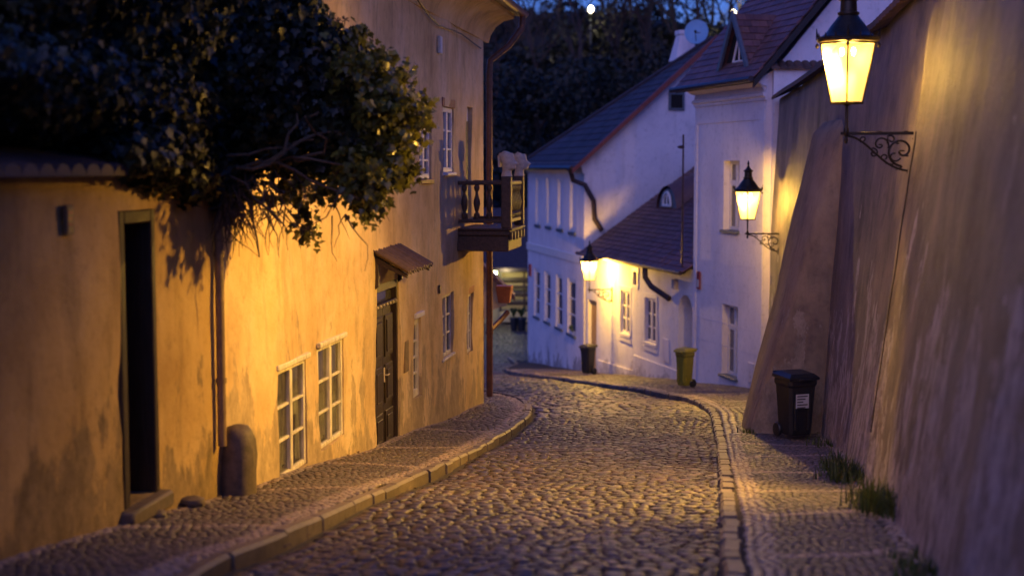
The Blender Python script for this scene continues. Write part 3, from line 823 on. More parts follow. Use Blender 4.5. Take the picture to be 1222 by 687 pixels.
x0, x1, z0_, z1_ = W['w1']; window(H, x0+.005, x1-.005, z0_+.005, z1_-.005, .02, 2, 3, .045, .024, glass='oldglass', head=(.035, .055, 'oldwood_white'), label='white casement window nearest the ivy corner')
x0, x1, z0_, z1_ = W['w2']; window(H, x0+.005, x1-.005, z0_+.005, z1_-.005, .02, 2, 3, .042, .024, glass='oldglass', head=(.035, .055, 'oldwood_white'), label='white casement window beside the dark door')
x0, x1, z0_, z1_ = W['w3']; window(H, x0+.005, x1-.005, z0_+.005, z1_-.005, .035, 2, 3, .055, .026, glass='oldglass', sill=(.03, .04, 'oldwood_white'))
x0, x1, z0_, z1_ = W['w4']; window(H, x0+.005, x1-.005, z0_+.005, z1_-.005, .035, 2, 3, .06, .03, head=(.02, .12, 'terracotta'))
x0, x1, z0_, z1_ = W['slit']; window(H, x0+.005, x1-.005, z0_+.005, z1_-.005, .03, 1, 4, .10, .03, head=(.05, .07, 'trimwhite'))
x0, x1, z0_, z1_ = W['u1']; window(H, x0+.005, x1-.005, z0_+.005, z1_-.005, .03, 2, 3, .07, .03, wood='trimwhite', glass='glassfar', head=(.015, .13, 'verge'), sill=(.03, .05, 'trimwhite'))
x0, x1, z0_, z1_ = W['u2']; window(H, x0+.005, x1-.005, z0_+.005, z1_-.005, .03, 2, 3, .07, .03, wood='trimwhite', glass='glassfar', sill=(.03, .07, 'verge'))
x0, x1, z0_, z1_ = W['bd']
m = MB(); m.bbox(x0+.01, x1-.01, .06, .11, z0_, z1_-.22, .006)
for q in (0.15, .85, 1.3): m.bbox(x0+.1, x1-.1, .045, .06, z0_+q, z0_+q+.42 if q < 1 else z0_+q+.3, .005)
m.build('balcony_door', M['darkwood'], H)
MB().bbox(x0+.01, x1-.01, .055, .11, z1_-.215, z1_-.01, .006).build('transom', M['trimwhite'], H)
# front door: two panelled leaves, transom with bead row
x0, x1, z0_, z1_ = W['door']; z0_ += .01
d = MB(); d.bbox(x0+.005, x0+.075, .02, .12, z0_, z1_-.005, .006); d.bbox(x1-.075, x1-.005, .02, .12, z0_, z1_-.005, .006); d.bbox(x0+.075, x1-.075, .02, .12, z1_-.10, z1_-.005, .006); d.bbox(x0+.075, x1-.075, .015, .12, z1_-.30, z1_-.24, .006)
d.build('door_frame', M['darkwood'], H)
mid = (x0+x1)/2
for a, b2 in ((x0+.078, mid-.004), (mid+.004, x1-.078)):
    d = MB(); d.bbox(a, b2, .07, .12, z0_, z1_-.302, .005)
    Hh = z1_-.302-z0_
    for (p, q) in ((.06, .28), (.33, .60), (.65, .94)):
        d.bbox(a+.06, b2-.06, .052, .07, z0_+Hh*p, z0_+Hh*q, .01); d.bbox(a+.11, b2-.11, .040, .052, z0_+Hh*p+.06, z0_+Hh*q-.06, .01)
    lf = d.build('door_leaf', M['darkwood'], H)
    if a > mid-.1:
        hh = MB(); hh.bbox(a+.012, a+.045, .055, .068, z0_+Hh*.48, z0_+Hh*.58, .003); hh.tube([(a+.028, .05, z0_+Hh*.53), (a+.028, .02, z0_+Hh*.53), (a+.12, .02, z0_+Hh*.53)], .009, 6); hh.build('handle', M['sand'], lf)
d = MB()
for k in range(7):
    xx = x0+.12+(x1-x0-.24)*k/6; d.lathe([(.004, -.02), (.02, 0), (.004, .02)], 8, (xx, .012, z1_-.27))
d.build('bead_row', M['sand'], H)
MB().box(x0+.076, x1-.076, .09, .10, z1_-.24, z1_-.10).build('transom_pane', M['glass'], H)
MB().bbox(x0-.05, x1+.05, -.12, .10, z0_-.22, z0_-.004, .015).build('doorstep', M['grst'], H)
# small canopy, corrugated, on brackets
xa, za = LF.hit(444, 300); xb, zb2 = LF.hit(477.5, 291); zc = (za+zb2)/2
c = MB(); n = 60; out, drop = .42, .24; V_ = []
for i in range(n+1):
    x = xa+(xb-xa)*i/n; w_ = .022*math.cos(i/n*2*PI*11)
    for s_, th in ((0, 0), (1, 0), (1, -.018), (0, -.018)):
        V_.append((x, .0-out*s_-.0, zc-drop*s_+w_+th+.006*math.sin(i*.7)))
c.add(V_, [(i*4+k, i*4+(k+1) % 4, i*4+4+(k+1) % 4, i*4+4+k) for i in range(n) for k in range(4)]+[(0, 1, 2, 3), (n*4+3, n*4+2, n*4+1, n*4)])
cn = c.build('door_canopy', M['balconywood'], H)
for xx in (xa+.08, xb-.14):
    MB().poly([(-.0, zc-.06), (-out*.93, zc-drop*.9-.06), (-out*.93, zc-drop*.9-.10), (-.05, zc-.16), (-.05, zc-.42), (0, zc-.46)], .06, 'x', xx).build('bracket', M['darkwood'], cn)
# meter box niche, small plates, stains of a bricked-in frame
x_, z_ = LF.hit(484, 425)
MB().bbox(x_-.11, x_+.11, -.02, .03, z_-.2, z_+.2, .006).build('meter_box', M['pipe2'], H)
x_, z_ = LF.hit(524, 345); MB().bbox(x_-.04, x_+.04, -.02, .0, z_-.06, z_+.06, .004).build('wall_plate', M['darkpipe'], H)
x_, z_ = LF.hit(523, 54); MB().bbox(x_-.07, x_+.07, -.05, .0, z_-.12, z_+.12, .01).build('wall_box', M['trimwhite'], H)
# facade cable sagging under the eave
pts = [LF.hit(a, b) for a, b in ((440, -85), (495, 0), (508, 18), (520, 31), (534, 36), (548, 41), (560, 50), (571, 58))]
MB().tube([(p[0], -.04, p[1]) for p in pts], .011, 5).build('facade_cable', M['darkpipe'], H)
# cove cornice + gutter + roof
prof = [(.02, zt-.02), (-.02, zt-.02), (-.05, zt+.10), (-.14, zt+.24), (-.28, zt+.34), (-.46, zt+.38), (-.46, zt+.44), (.02, zt+.44)]
MB().poly(prof, XH+.44, 'x', 0).build('cove_cornice', M['ochre'], H, smooth=True)
rf = MB(); ze = zt+.46
rf.poly([(-.55, ze-.02), (-.55, ze+.03), (3.5, ze+3.3), (DEP+.5, ze+.03), (DEP+.5, ze-.02)], XH+.9, 'x', -.3)
RFo = rf.build('roof', M['tile'], H)
gt = MB(); pr = []
for x in (-.3, XH+.68):
    pr.append([(x, -.60+.075*math.cos(a), ze+.03+.075*math.sin(a)) for a in [PI+PI*k/8 for k in range(9)]]+[(x, -.60+.06*math.cos(a), ze+.03+.06*math.sin(a)) for a in [2*PI-PI*k/8 for k in range(9)]])
gt.add(pr[0]+pr[1], [(k, (k+1) % 18, 18+(k+1) % 18, 18+k) for k in range(18)]+[tuple(range(18)), tuple(range(35, 17, -1))])
gt.build('gutter', M['pipe'], H, smooth=True)
dp = MB(); xe = XH+.10
dp.tube([(xe+.35, -.60, ze-.03), (xe+.35, -.58, ze-.25), (xe+.18, -.38, ze-.55), (xe, -.10, ze-.80), (xe, -.08, ze-1.0), (xe, -.08, ze-3), (xe, -.08, LF.gz(XH)+.1)], .055, 10)
for z_ in (ze-1.2, ze-2.6, ze-4.0, ze-5.4): dp.lathe([(.066, 0), (.066, .05)], 10, (xe, -.08, z_))
dp.build('downpipe', M['pipe'], H, smooth=True)
# hopper with slanting pipe joining the downpipe
Mi = LF.I
def toL(p): return tuple(Mi @ Vector(p))
hp = at(602, 352, 24.6); a_ = toL(hp)
hpm = MB(); hpm.add([(a_[0]+sx*s_, a_[1]+sy*s_, a_[2]+zz) for s_, zz in ((.08, -.13), (.095, -.13), (.135, .14), (.135, .165)) for sx, sy in ((-1, -1), (1, -1), (1, 1), (-1, 1))],
                    [(i*4+k, i*4+(k+1) % 4, i*4+4+(k+1) % 4, i*4+4+k) for i in range(3) for k in range(4)]+[(0, 1, 2, 3), (12, 13, 14, 15)])
hpm.build('rain_hopper', M['terracotta'], H)
q1 = toL(at(606, 372, 24.6)); q2 = toL(at(598, 381, 24.5)); 
MB().tube([q1, q2, (xe, -.10, toL(at(578, 392, 24.2))[2]), (xe, -.08, toL(at(578, 399, 24.2))[2])], .045, 8).build('hopper_pipe', M['pipe'], H, smooth=True)

# ---- balcony (part of the house)
bx0 = LF.hit(546, 270)[0]; bx1 = bx0+1.45; bo = .80
zfl = LF.hit(547, 276)[1]; ztp = LF.hit(547, 216)[1]
bl = MB()
bl.bbox(bx0, bx1, -bo, .02, zfl-.06, zfl+.02, .012); bl.bbox(bx0+.02, bx1, -bo+.02, .02, zfl-.30, zfl-.062, .015)
bl.bbox(bx0-.03, bx1+.03, -bo-.04, .0, zfl+.021, zfl+.05, .008)
for k in range(9):
    xx = bx0+.05+(bx1-bx0-.1)*k/8; bl.bbox(xx-.05, xx+.05, -bo-.035-.02*(k % 2), -bo+.0, zfl-.13, zfl-.0, .01)
BL = bl.build('balcony', M['balconywood'], H)
rl = MB()
rl.bbox(bx0, bx0+.09, -bo+.12, .0, ztp-.06, ztp, .012); rl.bbox(bx0+.005, bx0+.08, -bo+.12, .0, zfl+.13, zfl+.19, .01)
rl.bbox(bx0+.12, bx1-.12, -bo, -bo+.09, ztp-.06, ztp, .012); rl.bbox(bx0+.12, bx1-.12, -bo+.01, -bo+.08, zfl+.13, zfl+.19, .01)
rl.bbox(bx1-.09, bx1, -bo+.12, .0, ztp-.06, ztp, .012); rl.bbox(bx1-.08, bx1, -bo+.12, .0, zfl+.13, zfl+.19, .01)
rl.build('railing', M['balconywood'], BL)
for xx in (bx0-.02, bx1-.11):
    p = MB(); p.bbox(xx, xx+.15, -bo-.02, -bo+.13, zfl+.05, ztp+.07, .012); p.build('corner_post', M['balconywood'], BL)
hb = ztp-.06-(zfl+.19)
bp = [(.03, 0), (.045, .03), (.045, .08), (.02, .11), (.035, .16), (.052, .24), (.048, .30), (.022, .40), (.02, .44), (.04, .47), (.045, .52), (.03, hb)]
bp = [(r_, z_/.55*hb if z_ < .55 and z_ != hb else z_) for r_, z_ in bp]; bp = sorted(bp, key=lambda q: q[1])
for k in range(3):
    MB().lathe(bp, 10, (bx0+.045, -.10-k*.19, zfl+.19)).build('baluster', M['balconywood'], BL, smooth=True)
for k in range(7):
    MB().lathe(bp, 10, (bx0+.22+k*.17, -bo+.045, zfl+.19)).build('baluster', M['balconywood'], BL, smooth=True)

# carved heads on the balcony posts: each a thing of its own
def head(loc, rz, label):
    t = empty('carved_head', loc, rz, label, 'carved head', 'pale carved heads on the balcony posts')
    # profile faces local +x ; sections (z, centre x, half depth x, half width y)
    import bmesh
    secs = [(0, 0, .085, .08), (.05, .0, .075, .07), (.09, .005, .07, .068), (.115, .03, .095, .075), (.14, .035, .105, .08), (.165, .03, .10, .085), (.19, .03, .105, .088), (.22, .02, .108, .09), (.26, .005, .115, .093), (.30, -.005, .12, .095), (.335, -.008, .115, .09), (.35, -.008, .10, .078)]
    n = 20; V_ = []
    for (z, cx_, hx_, hy_) in secs:
        for k in range(n):
            a = 2*PI*k/n; x = cx_+hx_*math.cos(a)*(1 if math.cos(a) > 0 else 1.0); y = hy_*math.sin(a)
            f = max(0, math.cos(a))**6
            nose = .06*f*math.exp(-((z-.195)/.028)**2)+.012*f*math.exp(-((z-.15)/.012)**2)+.018*f*math.exp(-((z-.12)/.018)**2)
            br = .016*max(0, math.cos(a))**2*math.exp(-((z-.24)/.012)**2)
            eye = -.016*math.exp(-((z-.222)/.012)**2)*math.exp(-((abs(a if a < PI else 2*PI-a)-.45)/.18)**2)
            V_.append((x+nose+br+eye, y, z))
    Fc = [(i*n+k, i*n+(k+1) % n, (i+1)*n+(k+1) % n, (i+1)*n+k) for i in range(len(secs)-1) for k in range(n)]+[tuple(range(n-1, -1, -1)), tuple(range((len(secs)-1)*n, len(secs)*n))]
    MB().add(V_, Fc).build('face', M['sand'], t, smooth=True)
    hm = MB()
    for s_ in ():
        for q in range(5): hm.tube([(-.10+.03*q, s_*(.07+.01*q), .30-.012*q), (-.085+.012*q, s_*(.092+.004*q), .20), (-.08+.01*q, s_*(.085), .08)], [.018, .022, .014], 6)
    for q in range(7): hm.tube([(.06-.0*q, -.06+.02*q, .335), (-.02, -.065+.0215*q, .365), (-.11, -.05+.017*q, .30), (-.105, -.05+.017*q, .14)], [.012, .018, .018, .014], 6)
    hm.build('carved_hair', M['sand'], t, smooth=True)
    return t
def LFw(x, y, z): return LF.Mx @ Vector((x, y, z))
head(LFw(bx0+.055, -bo+.055, ztp+.071), -.35, 'pale carved head on the nearer balcony post, squarer block turned sideways')
head(LFw(bx1-.035, -bo+.055, ztp+.071), .0, 'pale carved head on the farther balcony post with face in profile')

# drainpipe by the corner of the low wall, with guard stone
dpx = LF.hit(256, 450)[0]
gz_ = LF.gz(dpx)
t = empty('corner_drainpipe', LFw(dpx, -.055, gz_), LF.a, 'brown drainpipe coming out of the ivy beside the guard stone', 'drainpipe')
m = MB(); m.tube([(0, 0, .4), (0, 0, 2.4)], .036, 10); m.build('pipe', M['pipe2'], t, smooth=True)
m = MB(); [m.lathe([(.043, 0), (.043, .04)], 10, (0, 0, z_)) for z_ in (.9, 1.9)]; m.build('collar', M['pipe2'], t, smooth=True)
t = empty('guard_stone', LFw(LF.hit(270, 560)[0], -.10, gz_-.02), LF.a, 'rounded granite guard stone at the corner of the ochre house', 'guard stone')
V_ = []; n = 20; secs = [(-.15, 1), (.0, 1.0), (.15, .98), (.3, .95), (.42, .9), (.49, .78), (.53, .55), (.545, .2)]
for (z, s_) in secs:
    for k in range(n):
        a = 2*PI*k/n; e = 2.8; rr = (abs(math.cos(a))**e+abs(math.sin(a))**e)**(-1/e)
        x = .15*s_*rr*math.cos(a)+.02*nz(k*.9, z*5); y = .14*s_*rr*math.sin(a)+.02*nz(k*.9, z*5, 3); V_.append((x+.05*z, y, z))
Fc = [(i*n+k, i*n+(k+1) % n, (i+1)*n+(k+1) % n, (i+1)*n+k) for i in range(len(secs)-1) for k in range(n)]+[tuple(range((len(secs)-1)*n, len(secs)*n))]
MB().add(V_, Fc).build('stone_body', M['grst'], t, smooth=True)
def rock(loc, s, label, seed):
    V_ = []; n = 12
    for i in range(7):
        ph = PI*i/6
        for k in range(n):
            a = 2*PI*k/n; q = 1+.25*nz(math.cos(a)*2+seed, math.sin(a)*2, ph*2)
            V_.append((s[0]*q*math.sin(ph)*math.cos(a), s[1]*q*math.sin(ph)*math.sin(a), s[2]*(1+math.cos(ph)*q)*.8))
    Fc = [(i*n+k, i*n+(k+1) % n, (i+1)*n+(k+1) % n, (i+1)*n+k) for i in range(6) for k in range(n)]
    o = MB().add(V_, Fc).build('loose_stone', M['grst'], None, smooth=True); o.location = loc; tag(o, label, 'stone', 'loose stones at the foot of the low wall'); return o
p = gpt(230, 603); rock((p[0], p[1], g(p[1])-.02), (.10, .08, .06), 'squarish loose stone on the sidewalk beside the guard stone', 1)
p = gpt(188, 616); rock((p[0], p[1], g(p[1])-.03), (.07, .07, .05), 'small loose stone beside the doorway step', 5)

# ------------------------------------------------------------------ ivy
blobs = [(-4.9, 8.6, 1.5, 1.9, 1.5, 1.75), (-3.9, 9.3, 1.6, 1.5, 1.4, 1.65), (-3.2, 10.4, 1.30, 1.1, 1.2, 1.45), (-3.0, 11.3, .50, .85, .8, .60), (-2.4, 11.4, 1.05, .9, .8, .95),
         (-1.85, 11.5, .62, .72, .65, .72), (-1.45, 11.6, .38, .46, .5, .46), (-2.45, 11.3, -.02, .42, .5, .36), (-2.55, 11.4, -.25, .30, .4, .27), (-1.22, 11.6, .18, .28, .4, .32), (-3.9, 9.4, .75, .9, .8, .65), (-5.9, 7.0, 1.4, 1.7, 1.7, 1.6), (-3.4, 8.3, .52, .9, 1.5, .38), (-2.75, 10.2, .42, .6, 1.0, .42), (-3.1, 9.2, .50, .65, 1.0, .40), (-2.55, 10.0, .10, .36, .9, .27), (-2.5, 10.6, -.02, .36, .5, .26)]
iv = empty('ivy', (-2.6, 10.2, g(10.2)), 0, 'huge dark bushy ivy hanging over the low wall at upper left', 'ivy')
IO = np.array(iv.location)
def inside(P, skip, k=.86):
    m_ = np.zeros(len(P), bool)
    for i, b_ in enumerate(blobs):
        if i == skip: continue
        m_ |= (((P-np.array(b_[:3]))/np.array(b_[3:]))**2).sum(1) < k*k
    return m_
pts, nrm = [], []
for i, b_ in enumerate(blobs):
    c_ = np.array(b_[:3]); r_ = np.array(b_[3:]); area = 4*PI*((r_[0]*r_[1]+r_[1]*r_[2]+r_[0]*r_[2])/3)
    n = int(area*1150)
    d = NR.normal(0, 1, (n, 3)); d /= np.linalg.norm(d, axis=1)[:, None]
    lump = np.array([noise.noise(Vector(q*3.1)+Vector((i*7, 0, 0))) for q in d])
    lump2 = np.array([noise.noise(Vector(q*8)+Vector((i*3, 5, 0))) for q in d])
    rad = (1+.20*lump+.12*lump2)*(1-np.abs(NR.normal(0, .10, n)))
    P = c_+d*r_*rad[:, None]; nn = d/r_; nn /= np.linalg.norm(nn, axis=1)[:, None]
    keep = ~inside(P, i)
    keep &= (lump2+.35*NR.normal(0, 1, n)) > -.42       # holes
    # drop what no one could see: far behind the wall top
    keep &= P[:, 2] < 4.0
    pts.append(P[keep]); nrm.append(nn[keep])
P = np.concatenate(pts); NN = np.concatenate(nrm)
# keep leaves outside the wall plane
lw = -3.98+.146*P[:, 1]
k_ = (P[:, 0] > lw+.03) | (P[:, 2] > .10)
k_ &= ~((P[:, 1] > 11.0) & (P[:, 0] < lw+.03))
P, NN = P[k_], NN[k_]
def leaves(P, NN, size, mat, name, parent, origin, colr, droop=.5, spread=.55):
    n = len(P)
    nn = NN+NR.normal(0, spread, (n, 3)); nn /= np.linalg.norm(nn, axis=1)[:, None]
    down = np.tile(np.array([0, 0, -1.0]), (n, 1))+NR.normal(0, .45, (n, 3))
    t_ = down-(down*nn).sum(1)[:, None]*nn; t_ /= np.linalg.norm(t_, axis=1)[:, None]+1e-9
    s_ = np.cross(nn, t_)
    sz = size*NR.uniform(.55, 1.25, n)
    # ivy outline: base, two shoulders, side lobes, tip, folded along the midrib
    o2 = [(0, -.35, .0), (.32, -.45, .06), (.55, .05, .12), (.25, .18, .04), (0, .72, -.06), (-.25, .18, .04), (-.55, .05, .12), (-.32, -.45, .06)]
    V_ = np.stack([P+sz[:, None]*(a*s_+b_*t_+c_*nn) for a, b_, c_ in o2], 1)-origin
    base = (np.arange(n)*8)[:, None, None]
    q = np.array([[0, 1, 2, 3], [0, 3, 4, 5], [0, 5, 6, 7]])[None]+base
    return npmesh(name, V_.reshape(-1, 3), [q.reshape(-1, 4)], mat, parent, False, np.repeat(colr, 8, axis=0))
n = len(P); bri = NR.uniform(.45, 1.5, n)
cl = np.array([noise.noise(Vector(p*1.7)) for p in P]); bri *= 1+.8*cl
print('IVY leaves', n)
leaves(P, NN, .070, M['ivy'], 'foliage', iv, IO, np.stack([bri*(1+.1*cl), bri, bri*.95], -1))
# dark inner mass of old growth
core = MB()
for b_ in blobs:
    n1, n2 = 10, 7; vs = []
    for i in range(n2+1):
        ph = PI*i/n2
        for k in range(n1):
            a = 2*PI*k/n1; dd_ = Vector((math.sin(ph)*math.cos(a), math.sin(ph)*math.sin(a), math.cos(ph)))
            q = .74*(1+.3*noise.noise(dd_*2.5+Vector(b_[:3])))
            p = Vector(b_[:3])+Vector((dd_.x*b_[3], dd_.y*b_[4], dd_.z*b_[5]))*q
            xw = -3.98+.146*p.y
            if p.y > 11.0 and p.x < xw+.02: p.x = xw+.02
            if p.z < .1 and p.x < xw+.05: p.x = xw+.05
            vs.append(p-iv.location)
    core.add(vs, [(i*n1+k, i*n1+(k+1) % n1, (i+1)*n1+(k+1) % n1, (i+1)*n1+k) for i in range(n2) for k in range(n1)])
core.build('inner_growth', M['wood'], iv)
# sprays at the street end: branches with younger leaves
st = MB(); tp, tn = [], []
def spray(p, d, L, r, depth=0):
    n_ = 5; pts_ = [p.copy()]; q = p.copy(); dd_ = d.normalized()
    for k in range(n_):
        dd_ = (dd_+Vector((R.gauss(0, .16), R.gauss(0, .16), R.gauss(-.03, .14)))).normalized(); q = q+dd_*L/n_; pts_.append(q.copy())
        for _ in range(2 if depth else 1):
            tp.append(tuple(q+Vector((R.gauss(0, .035), R.gauss(0, .035), R.gauss(0, .035))))); v = Vector((R.gauss(0, .6), -.6+R.gauss(0, .5), .5+R.gauss(0, .5))).normalized(); tn.append(tuple(v))
    st.tube([x-iv.location for x in pts_], [r*(1-.8*k/n_) for k in range(n_+1)], 4)
    if depth < 2:
        for _ in range(3):
            i = R.randrange(1, n_+1); dv = (d+Vector((R.gauss(0, .7), R.gauss(0, .6), R.gauss(0, .6)))).normalized()
            spray(pts_[i], dv, L*.55, r*.55, depth+1)
for k in range(70):
    a = R.uniform(-1.0, 1.2); c_ = Vector((-1.62, 11.5, .3))
    d = Vector((math.cos(a)*.9+.2, R.uniform(-.7, .4), math.sin(a)*.75))
    p = c_+Vector((d.x*.35, d.y*.4, d.z*.5))
    spray(p, d, R.uniform(.22, .42), .007)
for k in range(40):
    x = R.uniform(-3.2, -1.0); x -= .2; p = Vector((x, 11.4+R.uniform(-.3, .3), 1.75-(x+3.4)*.52+R.uniform(-.2, .1)))
    spray(p, Vector((R.gauss(.2, .4), R.gauss(-.1, .4), 1)), R.uniform(.15, .35), .006)
for k in range(4):
    p = Vector((R.uniform(-1.9, -1.1), 11.5+R.uniform(-.3, .3), .05+R.uniform(-.1, .1)))
    spray(p, Vector((R.uniform(.2, .8), R.gauss(0, .3), R.uniform(-.8, -.1))), R.uniform(.25, .45), .007)
n = len(tp); tb = NR.uniform(.5, 1.35, n)
leaves(np.array(tp), np.array(tn), .062, M['ivytip'], 'young_leaves', iv, IO, np.stack([tb*1.05, tb, tb*.8], -1))
# hanging roots and dead twigs below the mass
for k in range(170):
    x = R.uniform(-2.75, -1.75) if k % 3 else R.uniform(-3.3, -1.3)
    lim = -3.98+.146*11.3+.05
    x = x*1.05+.1; p = Vector((max(x, lim+.05), R.uniform(11.0, 11.7), -.15+R.uniform(-.25, .15))); pts_ = [p.copy()]
    d = Vector((R.gauss(.1, .45), R.gauss(0, .35), -1)).normalized(); L = R.uniform(.15, .55)
    for q in range(5):
        d = (d+Vector((R.gauss(0, .3), R.gauss(0, .25), R.gauss(0, .25)))).normalized(); p = p+d*L/5; p.x = max(p.x, -3.98+.146*p.y+.03); pts_.append(p.copy())
    st.tube([x_-iv.location for x_ in pts_], [.007*(1-.75*q/5) for q in range(6)], 4)
for k in range(14):    # thick bare stems
    p = Vector((R.uniform(-2.6, -1.8), R.uniform(10.9, 11.6), -.0)); pts_ = [p.copy()]; d = Vector((R.uniform(.2, 1), R.gauss(-.2, .3), R.uniform(-.1, .5))).normalized()
    for q in range(7):
        d = (d+Vector((R.gauss(0, .3), R.gauss(0, .2), R.gauss(0, .3)))).normalized(); p = p+d*.14; pts_.append(p.copy())
    st.tube([x_-iv.location for x_ in pts_], [.016*(1-.6*q/7) for q in range(8)], 5)
st.build('stems', M['stem'], iv)
# seed heads on top
sh_ = MB()
for (px, py) in ((375, 22), (382, 30), (403, 26), (412, 24), (430, 45), (452, 68), (368, 18), (350, 12)):
    p = at(px, py, 11.4); b2 = at(px-6, py+40, 11.4); sh_.tube([b2-iv.location, p-iv.location], .004, 4)
    for q in range(14):
        v = Vector((R.gauss(0, 1), R.gauss(0, 1), R.gauss(0, 1))).normalized()*.035; sh_.tube([p-iv.location, p+v-iv.location], [.002, .006], 4)
sh_.build('seed_heads', M['stem'], iv)

# ------------------------------------------------------------------ right bank of houses
def tile_roof(name, parent, mat, O, ex, es, Lx, Ls, tw=.2, ch=.16, th=.02, skip=None, jig=.004, clip=None):
    """plain tiles: O origin at the eave, ex unit along the eave, es unit up the slope"""
    O = Vector(O); ex = Vector(ex).normalized(); es = Vector(es).normalized(); en = ex.cross(es).normalized()
    if en.z < 0: en = -en
    m = MB(); rows = int(Ls/ch)+1
    for j in range(rows):
        x = -tw*.5*(j % 2)
        while x < Lx:
            a, b_ = max(0, x+.003), min(Lx, x+tw-.003)
            if b_-a > .03 and not (clip and clip((a+b_)/2, j*ch)):
                sh = R.uniform(.7, 1.25); m.cur = (sh, sh*R.uniform(.94, 1.03), sh*R.uniform(.92, 1.05))
                s0, s1 = j*ch, min(Ls, j*ch+ch*1.5); h0 = .03+R.uniform(-jig, jig); h1 = .006
                vs = []
                for (xx, ss, hh) in ((a, s0, h0-th), (b_, s0, h0-th), (b_, s1, h1-th), (a, s1, h1-th), (a, s0, h0), (b_, s0, h0), (b_, s1, h1), (a, s1, h1)):
                    vs.append(O+ex*xx+es*ss+en*hh)
                m.add(vs, [(4, 5, 6, 7), (0, 1, 5, 4), (1, 2, 6, 5), (3, 0, 4, 7)])
            x += tw
    o = m.build(name, mat, parent)
    return o

# ---- H2 tall pale house next to the high wall
cN = at(911, 466, 28.6); F2o = (12.49/.388*0, 0)
Dl = 12.49/.388; H2 = Fr(.128*Dl, Dl, .26, -1.0)
L2 = math.hypot(5.05-.128*Dl, Dl-28.6)
h2 = empty('pale_townhouse', H2.o, H2.a, 'pale lilac townhouse with triangular roof dormer beside the high wall', 'house')
ez = 1.72-H2.o.z; W2 = 7.0; rz_ = ez+W2/2*1.15
holes = []; wr = {}
for nm, q in (('a', (863.5, 882, 192, 275)), ('b', (861.5, 880, 364, 449))):
    r_ = H2.rect(*q); wr[nm] = r_; holes.append((*r_, .22))
zb_ = H2.gz(L2)*1-1.0
zb_ = -1.0
wall_mesh('plaster_wall', h2, M['lilac'], 0, L2, lambda x: zb_, ez, holes, .006, .16, seed=5,
          rest=[[(L2, 0, zb_), (L2, W2, zb_), (L2, W2, ez), (L2, W2/2, rz_), (L2, 0, ez)], [(0, 0, zb_), (0, W2, zb_), (0, W2, ez), (0, W2/2, rz_), (0, 0, ez)], [(0, W2, zb_), (L2, W2, zb_), (L2, W2, ez), (0, W2, ez)]])
for nm in ('a', 'b'):
    x0, x1, z0_, z1_ = wr[nm]
    window(h2, x0+.005, x1-.005, z0_+.005, z1_-.005, .13, 2, 2, .07, .05, wood='trimwhite', glass='glassfar', mid=[.70], sill=(.07, .06, 'lead'), label='upper white window of the townhouse' if nm == 'a' else 'ground floor white window of the townhouse')
# cornice with cove, string course, scored lines, corner strip
cz = H2.hit(870, 123)[1]
m = MB(); m.poly([(.0, cz-.02), (-.05, cz-.02), (-.05, cz+.04), (-.10, cz+.06), (-.10, cz+.12), (-.04, cz+.14), (-.02, cz+.25), (-.10, ez-.10), (-.24, ez-.02), (-.24, ez+.03), (0, ez+.03)], L2+.10, 'x', 0); m.build('cornice', M['lilac'], h2)
zl = H2.hit(870, 146)[1]
m = MB(); m.bbox(.02, L2-.02, -.018, .0, zl, cz-.022, .006); m.bbox(L2-.30, L2+.02, -.03, .0, zb_, zl, .006); m.bbox(.0, .16, -.02, .0, zb_, zl, .006); m.build('facade_border', M['lilac'], h2)
m = MB()
for py in (278, 303, 315, 345, 387, 414):
    z_ = H2.hit(870, py)[1]; m.box(.17, L2-.31, -.004, .001, z_-.012, z_+.0)
m.build('scored_lines', M['lilac4'], h2)
m = MB(); m.bbox(L2, L2+.03, .0, .26, zb_, ez-.35, .006)
m.poly([(0, ez-.35), (.26, ez-.35), (.40, ez-.15), (.40, ez+.1), (.20, ez+.25), (-.24, ez-.02), (-.10, ez-.12), (0, ez-.25)], .04, 'x', L2); m.build('gable_corner', M['lilac'], h2)
sl = Vector((0, W2/2, rz_-ez)).normalized(); Ls = math.hypot(W2/2+.35, (rz_-ez)*(1+.35/(W2/2)))
Oe = (-.35, -.35, ez-.35*1.15+.30*0+.03)
tile_roof('roof', h2, M['tile'], (-.4, -.35, ez-.35*1.15+.45), (1, 0, 0), (0, sl.y, sl.z), L2+.62, Ls, .2, .2)
tile_roof('roof_back', h2, M['tile'], (-.4, W2+.35, ez-.35*1.15+.45), (1, 0, 0), (0, -sl.y, sl.z), L2+.62, Ls, .3, .3)
m = MB(); zc_ = ez-.35*1.15+.45
m.poly([(-.36, zc_-.04), (W2/2, rz_+.45-.0-.04), (W2+.36, zc_-.04), (W2+.36, zc_-.20), (W2/2, rz_+.45-.28), (-.36, zc_-.20)], .07, 'x', L2+.17)
m.poly([(-.34, zc_-.04), (W2/2, rz_+.41), (W2+.34, zc_-.04), (W2+.34, zc_-.10), (W2/2, rz_+.32), (-.34, zc_-.10)], L2+.5, 'x', -.38)
m.build('verge_board', M['darkwood'], h2)
m = MB(); m.tube([(-.42, -.43, zc_-.03), (L2+.24, -.43, zc_-.03)], .06, 8); m.build('gutter', M['darkpipe'], h2, smooth=True)
